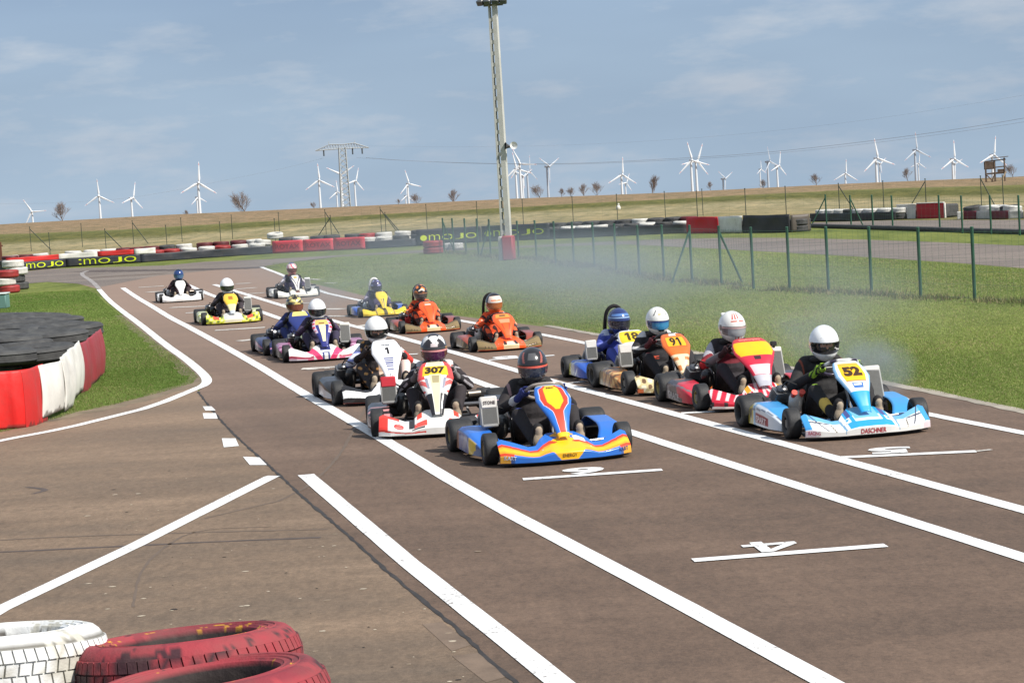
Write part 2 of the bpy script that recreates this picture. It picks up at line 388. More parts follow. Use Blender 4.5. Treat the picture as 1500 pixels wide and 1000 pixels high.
seam_px=[(290,574),(317,610),(349,643),(410,697),(443,729),(500,776),(544,816),(566,837),(605,869),(656,910),(688,939),(720,971),(752,998),(830,1070)]
GP=lambda l: [G(*p) for p in l]
def ext(a,b,d): a=Vector(a);b=Vector(b); return b+(b-a).normalized()*d
# right-hand edge continues past the frame toward and behind the camera
rg=GP(right_px); rg.append(ext(rg[-2],rg[-1],40))
lg=GP(L_px)
# race track: right edge, then near side, then island line, then far turn
sm=GP(seam_px)
far_top=GP([(64,394),(240,389),(300,383.5),(400,379.5),(529,372),(623,366),(702,363),(830,357)])
far_bot=GP([(830,360),(702,365),(622,370),(501,375.5),(436,382.5),(395,389)])
trk = rg[::-1] + far_bot[::-1][0:0]
poly=[rg[-1], Vector((6,-12,0)), Vector((-1.5,-12,0)), Vector((1.4,3,0))]+sm[::-1]+[lg[9]]+lg[8::-1]+[G(112,415),G(70,412.5),G(32,415)]+[G(28,399),G(64,394.4)]+far_top[1:]+far_bot+rg[:-1]
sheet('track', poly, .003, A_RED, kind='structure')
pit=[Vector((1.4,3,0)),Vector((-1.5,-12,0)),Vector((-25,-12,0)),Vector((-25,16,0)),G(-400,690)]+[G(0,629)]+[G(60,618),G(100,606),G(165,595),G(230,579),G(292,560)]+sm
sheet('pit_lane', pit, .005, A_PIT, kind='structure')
# far turn darker asphalt laid over
sheet('far_bend', [G(26,399),G(64,394.2)]+far_top[1:]+far_bot+[G(383,391),G(330,394),G(230,404),G(145,421),G(112,415.5),G(70,413),G(30,416)], .005, A_FAR, kind='structure')
# loop track beyond the fence
up=GP([(830,357),(900,353.5),(973,350.5),(1060,348.5),(1140,348.5),(1260,351),(1380,355),(1500,360),(1700,370),(2300,404)])
lo=GP([(2300,505),(1700,420),(1500,393),(1400,385),(1330,380.5),(1260,376),(1160,370.5),(1060,365),(973,360.5),(921,358),(830,360)])
sheet('loop_track', up+lo, .003, A_FAR, kind='structure')
sheet('outer_track', GP([(1190,326),(1300,323),(1500,322),(2300,322),(2300,372),(1640,345),(1500,339),(1400,336),(1300,333.5),(1190,331)]), .003, A_FAR, kind='structure')
# earth strips at the edge of the asphalt
ribbon('earth_verge', GP([(1500,603),(1316,564),(1210,546),(1100,530),(1008,515),(876,490),(800,477)])[::-1]+[ext(rg[-2],rg[-1],10)], .15, .0065, A_OLD, smooth=2, wob=.3, step=.25, kind='structure')
ribbon('island_verge', GP([(-60,640),(0,628),(60,618),(110,607),(165,596),(230,579),(285,562),(292,553),(285,546),(262,527),(236,507),(200,478),(178,462)]), .30, .0065, A_DIRT, smooth=2, wob=.35, step=.22, kind='structure')
# ------------------------------------------------------------ painted lines
def paint(name, c=(.80,.80,.78), wear=.16, road=(.11,.08,.065)):
    m=bpy.data.materials.new(name); nt=nodes(m); o=N(nt,'ShaderNodeOutputMaterial'); p=N(nt,'ShaderNodeBsdfPrincipled',Roughness=.6)
    a=noise(nt,34,6,.75); b=noise(nt,1.6,4,.6)
    add=N(nt,'ShaderNodeMath',operation='MULTIPLY_ADD'); L(nt,b,add.inputs[0]); add.inputs[1].default_value=.5; L(nt,a,add.inputs[2])
    r=ramp(nt,add.outputs[0],[(.50+wear*.2,road),(.56+wear*.55,tuple(np.array(c)*.86)),(.85,c)])
    L(nt,r.outputs[0],p.inputs['Base Color']); L(nt,bump(nt,noise(nt,120,3),.3,.003),p.inputs['Normal']); L(nt,p.outputs[0],o.inputs[0]); return m
P_NEW=paint('white_line_paint',(.85,.85,.83),.17); P_OLD=paint('worn_line_paint',(.66,.62,.56),.36); P_GREY=paint('faded_line_paint',(.36,.33,.31),.3)
LW=.132
def line(name,pts,w=LW,m=None,z=.0078,smooth=1,**kw): return ribbon(name,pts,w,z,m or P_NEW,smooth=smooth,wob=.02,kind='structure',**kw)
ag=GP(A_px); ag.append(ext(ag[-2],ag[-1],3)); line('track_line',ag)
bgp=GP(B_px); bgp.append(ext(bgp[-2],bgp[-1],10)); line('track_line',bgp)
cgp=GP(C_px); cgp.append(ext(cgp[-2],cgp[-1],10)); line('track_line',cgp)
dgp=GP(D_px); dgp.append(ext(dgp[-2],dgp[-1],10)); line('track_line',dgp,w=.12)
line('track_line',GP(L_px)+[G(-60,660)],w=.125,z=.0085)
line('track_line',GP([(145,423),(136,413),(117,401),(128,397)]),w=.13,m=P_GREY)
line('track_line',GP([(-60,930),(0,894),(200,799),(398,699),(402,698)]),w=.125,z=.0088,smooth=0)
line('track_line',GP([(448,696),(600,826),(750,945),(850,1026)]),w=.132,smooth=0)
for q in ([(297,596),(310,596),(316,602),(301,602)],[(297,606),(316,606),(319,614),(299,614)],[(325,643),(345,643),(350,654),(328,656)],[(356,670),(380,671),(391,682),(366,682)]):
    sheet('line_dash',GP(q),.0088,P_NEW,kind='structure')
# grid boxes: short lines and numbers read by the drivers
def grid_line(a,b,num=None,old=False,w=.115,nx=None):
    if old and w>.055: w=.24
    ga,gb=G(*a),G(*b); line('grid_line',[ga,gb],w=w,m=P_OLD if old else P_NEW,smooth=0,z=.0088)
    if num:
        d=(gb-ga).normalized(); n=Vector((-d.y,d.x,0)); c=G(*nx); V,F=text_mesh(num,.042)
        wd=V[:,0].max()-V[:,0].min(); sc=.36; b=MB((.8,.8,.8))
        P=np.array([c+(-d)*(x*(.33/max(wd,.5)))+(-n)*((y-.5)*sc) for x,y,_ in V]); P[:,2]=.0095
        b.add(P,F); o=b.build('grid_number',P_NEW if not old else P_OLD,smooth=0); 
        if o.data.polygons and o.data.polygons[0].normal.z<0: o.data.flip_normals()
        tag(o,kind='structure')
grid_line((1015,822),(1298,800),'4',nx=(1130,801.5))
grid_line((766,703),(970,689),'6',nx=(855,690.5))
grid_line((1232,671),(1430,662),'5',nx=(1303,660.5)); grid_line((1430,662),(1452,659.5),old=True,w=.05)
grid_line((998,606),(1075,602)); grid_line((832,562),(870,558),w=.055)
grid_line((716,528),(812,521),'8',nx=(741,524)); grid_line((590,520),(612,519)); grid_line((565,478),(600,477),w=.05,old=True)
grid_line((442,541),(512,537),'10',old=True,nx=(466,540)); grid_line((315,484.5),(388,480),old=True); grid_line((350,500),(378,497),old=True); grid_line((272,459),(302,457),old=True); grid_line((250,451),(308,448.5),old=True)
grid_line((203,421.5),(240,419),old=True); grid_line((216,428),(236,427.5),old=True); grid_line((345,416),(367,415),old=True); grid_line((345,424),(375,421.5),old=True);grid_line((360,431),(388,429),old=True); grid_line((412,446),(455,444),old=True); grid_line((475,453),(505,453),old=True); grid_line((478,463.5),(510,463.5),old=True); grid_line((520,479),(556,474),old=True)
line('track_line',GP([(455,409),(470,410)]),w=.16,z=.0085,m=P_OLD,smooth=0); line('track_line',GP([(476,415),(492,415)]),w=.13,m=P_OLD,smooth=0,z=.0085)
# seams, tar, skids
TAR=mat_c('tar_seam',(.034,.030,.028),.8,var=.5,scale=6); SKID=mat_c('rubber_mark',(.085,.064,.055),.8,var=.3,scale=4); SKF=mat_c('faint_rubber_mark',(.13,.095,.070),.85,var=.15,scale=4); PATCH=mat_c('asphalt_patch',(.175,.125,.088),.9,var=.3,scale=5,bmp=.3,bscale=90)
ribbon('tar_seam',sm,.026,.0072,TAR,smooth=1,wob=.55,step=.09,kind='structure')
ribbon('tar_seam',GP([(195,890),(203,840),(235,805),(285,776),(400,772)]),.02,.0066,SKF,smooth=2,wob=.5,step=.1,kind='structure')
for pts,w,m in (([(-40,811),(60,807),(250,797),(470,788)],.05,SKID),([(-40,794),(90,787),(240,782),(480,776)],.035,SKF),([(40,714),(72,718),(48,724)],.05,SKID),([(540,590),(470,720),(300,760)],.03,SKF),([(120,397.5),(260,396),(390,392)],.9,SKID),([(130,407),(240,401)],.6,SKF)):
    ribbon('rubber_mark',GP(pts),w,.0066,m,smooth=2,wob=.35,step=.1,kind='structure')
sheet('asphalt_patch',GP([(618,915),(648,912),(690,946),(662,955)]),.0066,PATCH,kind='structure'); sheet('asphalt_patch',GP([(662,962),(700,957),(744,992),(712,1001)]),.0066,PATCH,kind='structure')
# pale chips of old paint and small dark stones lying on the pit asphalt
b=MB(); 
for i in range(150):
    x=random.uniform(120,760); y=random.uniform(690,1000)
    sxp=np.interp(y,[s[1] for s in seam_px],[s[0] for s in seam_px])
    if x>sxp-4 and random.random()>.12: continue
    c=G(x,y); s=random.choice((.005,.007,.010,.014,.02)); k=random.randint(5,7)
    a0=random.uniform(0,6); P=[(c.x+s*random.uniform(.8,1.5)*math.cos(a0+6.28*j/k),c.y+s*random.uniform(.5,1.1)*math.sin(a0+6.28*j/k),.0068) for j in range(k)]
    P+= [(c.x,c.y,.0095)]
    d=random.random(); cc=lin(178,166,146) if d<.5 else (lin(140,124,104) if d<.85 else lin(40,34,30))
    b.add(P,[(j,(j+1)%k,k) for j in range(k)],cc)
tag(b.build('paint_chips',PLAIN,smooth=0),'small pale and dark chips scattered over the tan pit lane asphalt','debris',kind='stuff')
RED=lin(196,40,38); DRED=lin(120,30,34); WHT=lin(222,220,212); BLK=np.array((.022,.022,.025)); DARKB=np.array((.026,.030,.040))
# ------------------------------------------------------------ car tyres
def car_tyre(name, mat, detail=False, col=None, r=.30, w=.19, dirtf=None, seed=0):
    rg=np.random.default_rng(seed); b=MB(col if col is not None else BLK)
    prof=[(.61,.22),(.62,.38),(.645,.455),(.665,.47),(.675,.488),(.685,.47),(.73,.478),(.74,.496),(.75,.48),(.79,.49),(.80,.508),(.81,.492),(.85,.505),(.895,.485),(.94,.43),(.975,.36),(.992,.28),(1,.20)]
    P=[(a*r,h*w) for a,h in prof]; full=P+[(a,-h) for a,h in P[::-1]]+[(.60*r*1.0,-.20*w),(.60*r*1.02,.20*w)]
    n=180 if detail else 28
    cols=None
    b.lathe(full,n,col=b.col,closed=True)
    if detail:
        # tread blocks: ribs with slanted sipes
        for row,(h0,h1,sk) in enumerate(((-.34,-.18,.12),(-.155,-.01,-.10),(.01,.155,.10),(.18,.34,-.12))):
            k=64 if row in (0,3) else 54
            for i in range(k):
                a0=2*PI*(i+.5*(row%2))/k; da=2*PI/k*.43; rr=r*(1.0 if abs(h0)<.2 else .985)
                pts=[]
                for (s_,h_) in ((-1,h0),(1,h0),(1,h1),(-1,h1)):
                    sh=sk*(h_-(h0+h1)/2)
                    for ro in (rr-.006, rr+.009-(.009 if abs(h_)>.33 else 0)):
                        a=a0+s_*da+sh; pts.append((ro*math.cos(a),ro*math.sin(a),h_*w))
                # order: for each corner inner, outer
                f=[(1,3,5,7),(0,1,7,6),(2,3,1,0),(4,5,3,2),(6,7,5,4)]
                b.add(pts,f)
    V=np.concatenate(b.v); 
    if dirtf is not None: b.c=[dirtf(V)]; b.v=[V]
    return b
def fbm3(V,s,seed=0):
    o=np.zeros(len(V)); amp=1
    for k in range(4):
        rg=np.random.default_rng(seed+k); 
        d=rg.normal(size=(7,3)); ph=rg.random(7)*6.28
        for j in range(7): o+=amp*np.sin(V@d[j]*s*(2**k)+ph[j])/7
        amp*=.6
    return o
def red_tyre_col(seed,yel):
    def f(V):
        n=fbm3(V,30,seed); m=fbm3(V,9,seed+9); q=fbm3(V,95,seed+30); C=np.tile(lin(150,52,60),(len(V),1))
        rad=np.hypot(V[:,0],V[:,1]); side=(np.abs(V[:,2])<.075)&(rad>.28)
        C=np.where(((n>.25)&side)[:,None],lin(38,24,28),C)
        C=np.where(((m>.2)&~side)[:,None],lin(128,44,54),C); C=np.where(((q>.75)&~side)[:,None],lin(78,34,42),C)
        edge=(rad>.274)&(V[:,2]>.02); C=np.where((edge&(n+.4*q>.18))[:,None],lin(62,30,38),C)
        yy=(V[:,2]>.085)&(rad>.19)&(rad<.235)&(n*.5+q+yel>1.0); C=np.where(yy[:,None],lin(196,140,40),C)
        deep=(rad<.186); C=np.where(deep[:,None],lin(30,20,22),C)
        return C
    return f
def white_tyre_col(V):
    n=fbm3(V,40,3); C=np.tile(lin(226,228,226),(len(V),1)); rad=np.hypot(V[:,0],V[:,1])
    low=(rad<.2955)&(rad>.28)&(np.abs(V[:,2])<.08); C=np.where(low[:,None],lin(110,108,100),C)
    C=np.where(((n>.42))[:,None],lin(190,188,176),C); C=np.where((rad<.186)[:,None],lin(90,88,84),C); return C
RUBP=mat_vc('painted_tyre_rubber',.82,.42,7,bmp=.45,bscale=38)
def stack(px,py,ztop,kind,n,rz,tilt=(0,0),r=.30,w=.2,label='',grp='',below='',seed=0,yel=.4):
    f=white_tyre_col if kind=='white' else red_tyre_col(seed,yel)
    b=car_tyre('painted_tyre',RUBP,True,r=r,w=w,dirtf=f); c=G(px,py,ztop)
    o=b.build('painted_tyre',RUBP,smooth=35); o.location=(c.x,c.y,ztop-w/2); o.rotation_euler=(tilt[0],tilt[1],rz); tag(o,label,'tyre',grp)
    for k in range(1,n):
        q=o.copy(); COL.objects.link(q); q.location=(c.x+random.uniform(-.012,.012),c.y+random.uniform(-.012,.012),ztop-w/2-k*w); q.rotation_euler=(0,0,rz+k); q['label']=below
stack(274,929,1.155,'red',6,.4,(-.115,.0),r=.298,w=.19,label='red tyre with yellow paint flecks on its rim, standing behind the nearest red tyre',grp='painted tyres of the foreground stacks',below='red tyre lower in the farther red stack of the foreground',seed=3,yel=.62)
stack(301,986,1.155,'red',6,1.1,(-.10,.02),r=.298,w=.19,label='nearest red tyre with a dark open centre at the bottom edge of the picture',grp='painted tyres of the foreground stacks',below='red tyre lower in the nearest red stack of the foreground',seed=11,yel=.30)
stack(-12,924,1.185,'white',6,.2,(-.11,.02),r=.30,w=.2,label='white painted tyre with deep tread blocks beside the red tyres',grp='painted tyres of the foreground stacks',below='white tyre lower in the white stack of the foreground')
# ------------------------------------------------------------ left tyre island with belt
BELTM=mat_vc('painted_belt',.55,.34,3.2,bmp=.35,bscale=14)
belt=GP([(-160,648),(-60,640),(0,630),(40,627),(75,616),(98,606),(103,600),(112,585),(128,572),(149,553),(152,545)])
def poly_at(P):
    P=[Vector(p) for p in P]; d=[0]
    for a,b in zip(P[:-1],P[1:]): d.append(d[-1]+(b-a).length)
    X=[p.x for p in P];Y=[p.y for p in P]
    return d[-1], (lambda s:(np.interp(s,d,X),np.interp(s,d,Y))), d
bl=smoothline(belt,2); LEN,at_s,dd=poly_at(bl)
def s_at_px(P,px):
    best=min(range(len(P)),key=lambda i:abs(PX(P[i])[0]-px)); return best
root=empty('tyre_barrier',tuple(G(75,616)),label='rubber belt barrier in faded red and white bands round a pile of black tyres',cat='barrier')
def belt_s(px):
    ss=np.linspace(0,LEN,400); X,Y=at_s(ss); q=[PX((x,y,0))[0] for x,y in zip(X,Y)]; return ss[int(np.argmin(np.abs(np.array(q)-px)))]
def beltpanel(s0,s1,c,lab=None,htop=.60,lo=.0,bulge=.02,ph=0.,tuck=0):
    s0-=.07; s1=min(s1+.07,LEN-.04)
    def fn(u,v):
        s=s0+(s1-s0)*(u+1)/2; x,y=at_s(s); e=.02; x2,y2=at_s(s+e); nx_,ny_=-(y2-y),(x2-x); l=np.hypot(nx_,ny_)+1e-9; nx_/=l;ny_/=l
        w=.018*np.sin(s*5.1+ph)+.010*np.sin(s*11.3+1+ph*2)+.004*np.sin(s*23+v*5); bow=bulge*np.sin(np.pi*v)*(1+.3*np.sin(s*3+ph))-.05*np.clip(v-.86,0,1)
        off=w*(.5+.5*np.sin(np.pi*v))+bow
        z=lo+(htop-lo)*v+.010*np.sin(s*3.2+ph)*(v)+.02*np.sin(s*2.3+ph)*(1-v)
        return np.stack([x-nx_*off*-1*-1,y-ny_*off,z],-1)-np.array((root.location.x,root.location.y,0))
    def cf(u,v):
        n=np.sin(u*9+v*3+ph)+np.sin(u*23-v*7+ph)*.6; C=np.tile(c,(len(u),1)); 
        C=np.where((v<.07+.03*n)[:,None],C*.28+np.array((.03,.02,.015)),C)
        return C
    b=MB(c); b.grid(fn,60,22,cf); o=b.build('belt_panel',BELTM,root,smooth=60,solid=.012)
    if lab: o['label']=lab
    return o
s_a,s_b,s_c,s_d=belt_s(-150),belt_s(68),belt_s(99),belt_s(123)
sm_=belt_s(43)
beltpanel(s_a,sm_,lin(214,28,24),'bright red belt panel',.615,ph=0)
beltpanel(sm_,s_b,lin(186,36,34),'dark red belt panel',.61,ph=.7,bulge=.015)
beltpanel(s_b,s_c,WHT*.98,'white belt panel with a dark torn foot',.60,lo=.05,ph=2,bulge=.015)
beltpanel(s_c-.05,s_d,WHT*.95,'white belt panel flapped outward',.63,lo=.03,ph=3.3,bulge=.045)
beltpanel(s_d,LEN,lin(150,48,56),'dull red belt panel',.60,ph=4.4,bulge=.02)
# tyres lying in overlapping rows behind the belt
OLDR=mat_c('weathered_rubber',(.060,.060,.058),.78,var=.55,scale=9,bmp=.4,bscale=40,c2=(.026,.026,.027))
tb=car_tyre('old_tyre',OLDR,False,r=.33,w=.2); 
def tyre_mesh(n=36,r=.33,w=.2,name='old_tyre'):
    b=MB(BLK); prof=[(.48 if r>.32 else .6,.28),(.64,.42),(.72,.48),(.80,.50),(.90,.46),(.965,.38),(.99,.28)]
    P=[(a*r,h*w) for a,h in prof]
    for h in (.24,.20,.08,.04,-.04,-.08,-.20,-.24): P.append((r*(1.0 if abs(h) not in (.20,.08,.04) or h in(.24,-.24) else .975),h*w))
    full=P+[(a*r,-h*w) for a,h in prof[::-1]]+[((.48 if r>.32 else .6)*r,-.2*w),((.48 if r>.32 else .6)*r,.2*w)]
    b.lathe(full,n,closed=True); return b
isl=GP([(-150,606),(0,592),(50,580),(80,562),(104,546),(115,530),(100,506),(40,482),(0,474),(-150,480)])
ip_=[(p.x,p.y) for p in isl]
proto=tyre_mesh().build('old_tyre',OLDR,smooth=35); first=True; cnt=0
sh=tyre_mesh().v
pts=[]
for a,b_ in zip(bl[:-1],bl[1:]): pass
# courses of tyres: two buried levels against the belt, a leaning top layer
def inp(x,y):
    r=False;j=len(ip_)-1
    for i in range(len(ip_)):
        xi,yi=ip_[i];xj,yj=ip_[j]
        if (yi>y)!=(yj>y) and x<(xj-xi)*(y-yi)/(yj-yi)+xi: r=not r
        j=i
    return r
y=22.95; row=0
while y<36.5:
    x=-10.8+(row%2)*.4
    while x<-4.0:
        xx=x+random.uniform(-.06,.06); yy=y+random.uniform(-.06,.06); x+=.82
        if not inp(xx,yy): continue
        for lev in range(3):
            # only the top layer shows; lower ones stand at the rim where they can be seen
            if lev<2 and row>1 and not (not inp(xx+.7,yy) or not inp(xx,yy-.7)): continue
            o=proto if first else proto.copy()
            if not first: COL.objects.link(o)
            first=False; cnt+=1
            hz=.105+lev*.2
            if lev==2: o.rotation_euler=(random.uniform(-.02,.085),random.uniform(-.05,.05),random.uniform(0,6)); hz+=-.06+random.uniform(-.03,.05); s=random.uniform(1.3,1.6); o.scale=(s,s,random.uniform(.9,1.1))
            else: o.rotation_euler=(0,0,random.uniform(0,6))
            o.location=(xx,yy,hz)
            tag(o,'worn black tyre in the overlapping pile held by the red and white belt','tyre','black tyres piled behind the red and white belt')
    y+=.78; row+=1
# ------------------------------------------------------------ far barrier
base_px=[(-80,404),(32,397),(96,391.6),(203,385),(303,378),(400,371.5),(490,367),(535,365),(600,361),(699,355),(803,350.5),(904,346),(1006,341.5)]
fb=GP(base_px); FL,f_at,_=poly_at(fb)
ssf=np.linspace(0,FL,1600); fX,fY=f_at(ssf); fpx=np.array([PX((x,y_,0))[0] for x,y_ in zip(fX,fY)])
def fs(px): return float(np.interp(px,fpx,ssf))
def wall(name,px0,px1,z0,z1,col,mat=BELTM,th=.02,off=0,label=None,cat='barrier',group=None,wav=.03,at=None,slack=.0,parent=None,lab=None):
    at_=at or f_at; s0,s1=(fs(px0),fs(px1)) if at is None else (px0,px1)
    x0,y0=at_((s0+s1)/2); x0,y0=float(x0),float(y0)
    org=np.array((x0,y0,0.)) if parent is None else np.array(parent.location)*np.array((1,1,0))
    ph=random.uniform(0,6)
    def fn(u,v):
        s=s0+(s1-s0)*(u+1)/2; x,y_=at_(s); e=.05; x2,y2=at_(s+e); tx,ty=x2-x,y2-y_; l=np.hypot(tx,ty)+1e-9; nx_,ny_=ty/l,-tx/l
        o=off+wav*np.sin(s*2.1+ph)*.6+wav*.5*np.sin(s*5.3+ph)*np.sin(3*v+.5)
        z=z0+(z1-z0)*v+ (v>.5)*slack*np.sin(s*1.7+ph)
        return np.stack([x+nx_*o,y_+ny_*o,z+0*x],-1)-org
    b=MB(col); nu=max(8,int((s1-s0)/.15)); b.grid(fn,nu,7); 
    o=b.build(name,mat,parent,smooth=50,solid=th)
    if parent is None:
        o.location=(x0,y0,0); 
        if label: tag(o,label,cat,group)
    elif lab: o['label']=lab
    o_fn=lambda u,v: fn(u,v)
    return o,fn,(s0,s1)
GB='rubber belts of the far tyre barrier'
def banner(px0,px1,z1,col,txt,tcol,label,tw,th_,tu=0,tvc=.5,off=.03,bold=-.012,at=None,name='banner',gap=True):
    o,fn,_=wall(name,px0,px1,.02,z1,col,off=off,label=label,cat='banner',wav=.02,at=at)
    if txt:
        decal('lettering',txt,fn,tu,tvc,tw,th_,tcol,o,bold=bold,off=.012)
    return o,fn
YEL=lin(214,230,40)
banner(33,97,.30,DARKB,'=moJo',YEL,'black banner with yellow mojo lettering at the left end of the far barrier',1.72,.62,tu=.05)
banner(97,206,.30,DARKB,'=:moJo',YEL,'black banner with yellow mojo lettering below the white and red belt',1.55,.66,tu=.15)
def wallm(px0,px1,z0,z1,c,lab,off=.0,**k): return wall('barrier_belt',px0,px1,z0,z1,c,off=off,label=lab,cat='belt',group=GB,**k)
wallm(10,88,.30,.47,RED,'red belt above the leftmost mojo banner'); wallm(88,144,.30,.48,WHT,'long white belt above the mojo banners'); wallm(144,198,.31,.48,RED,'red belt between two white belts above the mojo lettering'); wallm(198,229,.30,.49,WHT,'white belt with a ragged lower edge right of the red belt',off=.02)
wallm(206,400,.0,.29,DARKB,'long low dark belt left of the red banners',off=.01)
for (a,b_,t,lab,tw,bo) in ((400,445,'ROTAX','leftmost of the three red banners with dark lettering',1.6,.03),(445.5,490,'ROTAX','middle one of the three red banners with dark lettering',1.7,.03),(490.5,535,'ROTAX','rightmost of the three red banners with dark lettering, its top corner rounded',1.6,.03)):
    banner(a,b_,.44,lin(214,60,74),t,lin(140,36,48),lab,tw,.40,off=.05,bold=.02)
wallm(535.5,611,.0,.27,DARKB,'low dark belt between the red banners and the black mojo banner',off=.02)
banner(611,706,.56,DARKB,'=\u25cfmoJo',YEL,'tall black banner with yellow mojo lettering left of the light mast',1.72,.36,tu=.0,tvc=.45)
banner(707,806,.56,DARKB,'=\u25cfmoJo',YEL,'tall black banner with yellow mojo lettering behind the light mast',1.75,.36,tu=.0,tvc=.5)
wallm(806,905,.0,.33,DARKB,'dark belt behind the fence right of the mojo banners',off=.01); wallm(905.5,1008,.0,.32,BLK*1.1,'black belt left of the red belt box',off=.01)
# tyres of the far barrier
FT=tyre_mesh(22,.30,.2).build('stacked_tyre',None,smooth=35)
TM={'w':mat_c('white_tyre_paint',WHT*.78,.6,var=.3,scale=8),'r':mat_c('red_tyre_paint',lin(150,46,44),.6,var=.4,scale=6),'k':OLDR,'d':mat_c('dark_red_tyre_paint',lin(92,36,38),.6,var=.4,scale=6)}
CN={'w':'white','r':'red','k':'black','d':'dark red'}
FT.data.materials.append(OLDR); FT.material_slots[0].link='OBJECT'; FT.hide_render=False; ft_first=[True]
def ftyre(x,y,z,c,lab,grp,tilt=(0,0),sc=1,rz=None):
    o=FT if ft_first[0] else FT.copy()
    if not ft_first[0]: COL.objects.link(o)
    ft_first[0]=False
    o.location=(x,y,z); o.rotation_euler=(tilt[0],tilt[1],random.uniform(0,6) if rz is None else rz); o.scale=(sc,sc,1)
    o.material_slots[0].link='OBJECT'; o.material_slots[0].material=TM[c]; tag(o,lab,'tyre',grp); return o
pat=[(12,'w'),(35,'r'),(72,'d'),(130,'w'),(150,'k'),(170,'w'),(245,'d'),(258,'k'),(304,'w'),(372,'d'),(392,'w'),(425,'k'),(441,'w'),(535,'k'),(540,'r'),(560,'k'),(603,'w'),(640,'k'),(682,'k'),(694,'w'),(905,'k'),(920,'d'),(934,'w'),(990,'k'),(1010,'d')]
pat2=[(206,'k'),(228,'w'),(262,'r'),(306,'w'),(335,'r'),(355,'w'),(376,'k'),(394,'w'),(535,'r'),(590,'w'),(606,'k'),(812,'k'),(836,'w'),(842,'k'),(858,'w'),(868,'k'),(882,'w'),(904,'k'),(919,'w'),(934,'k'),(966,'w'),(972,'k'),(1008,'w')]
def pick(pt,px):
    for p,c in pt:
        if px<=p: return c
    return 'k'
s=.3
while s<FL-.2:
    px=float(np.interp(s,ssf,fpx))
    if px>-10:
        x,y_=f_at(s); x2,y2=f_at(s+.1); n=Vector((float(x2-x),float(y2-y_),0)).normalized(); nb=Vector((-n.y,n.x,0))
        for rowi,(o_,levs) in enumerate(((.36,2),(.96,3))):
            bx,by=float(x)+nb.x*o_,float(y_)+nb.y*o_+(.0)
            for lv in range(levs):
                if rowi==1 and lv<2 and 611<px<806: continue
                c=pick(pat2 if rowi==0 else pat,px) if lv==levs-1 else 'k'
                if lv<levs-1 and rowi==1: 
                    if lv==0: continue
                    c=pick(pat,px)
                if rowi==0 and px<205 : c='k'
                if rowi==0 and 400<px<535 and lv==1: c='k'
                z=.1+lv*.2+(.0)
                if rowi==1: z+=-.07
                ftyre(bx+random.uniform(-.05,.05),by+random.uniform(-.05,.05),z,c,f'{CN[c]} tyre in the long tyre barrier round the far bend','tyres of the far barrier',(random.uniform(-.04,.04),random.uniform(-.04,.04)))
    s+=.6
def off_at(at,s,d):
    x,y=at(s); x2,y2=at(s+.02); t=Vector((float(x2-x),float(y2-y),0)); t=t.normalized() if t.length>1e-6 else Vector((1,0,0)); return float(x)-t.y*d,float(y)+t.x*d
# a white pair of tyres perched on the barrier left of the red banners
xx=G(383,372); ftyre(xx.x+.05,xx.y+.2,.40,'w','white tyre leaning on the barrier just left of the red banners','loose tyres on the far barrier',(-.10,.05)); xx=G(386,371); ftyre(xx.x+.4,xx.y+.55,.60,'w','topmost white tyre perched left of the red banners','loose tyres on the far barrier',(-.12,0))
# red stack and white pair by the end of the fence
q=G(635,371.5)
for k in range(2): ftyre(q.x,q.y,.1+.2*k,'r','red tyre '+('on top of' if k else 'at the foot of')+' the short stack by the fence end','short red stack by the fence end',sc=1.05)
for i,px in enumerate((657,668)):
    q=G(px,365.5); ftyre(q.x,q.y,.11,'w','white tyre lying '+('nearer the red stack' if i==0 else 'farther right')+' behind the fence end','white tyres behind the fence end',sc=.85)
# belts right of the barrier, in front of the loop track's far edge
rb=GP([(1006,342),(1052,341.5),(1088,341.5),(1158,340.5),(1187,338.5)]); RL,r_at,rd=poly_at(rb)
for i,(c,lab) in enumerate(((lin(198,24,40),'bright red belt hung on the tyre wall behind the fence braces'),(WHT,'white belt with a scuffed face right of the bright red belt'),(BLK*1.3,'long black belt right of the scuffed white belt'),(lin(88,80,72),'brownish weathered belt at the end of the black belt'))):
    o,fn,_=wall('barrier_belt',rd[i]+.02,rd[i+1]-.02,(.0,.02,.0,-.0)[i],(.53,.54,.56,.55)[i],c,label=lab,cat='belt',group='belts behind the fence braces',at=r_at,wav=.05,slack=.012)
s=.3
while s<RL:
    x,y_=off_at(r_at,s,.42)
    for k in range(2): ftyre(x,y_,.1+.2*k,'k','black tyre hidden behind the red, white and black belts','tyres behind the red white and black belts')
    s+=.6
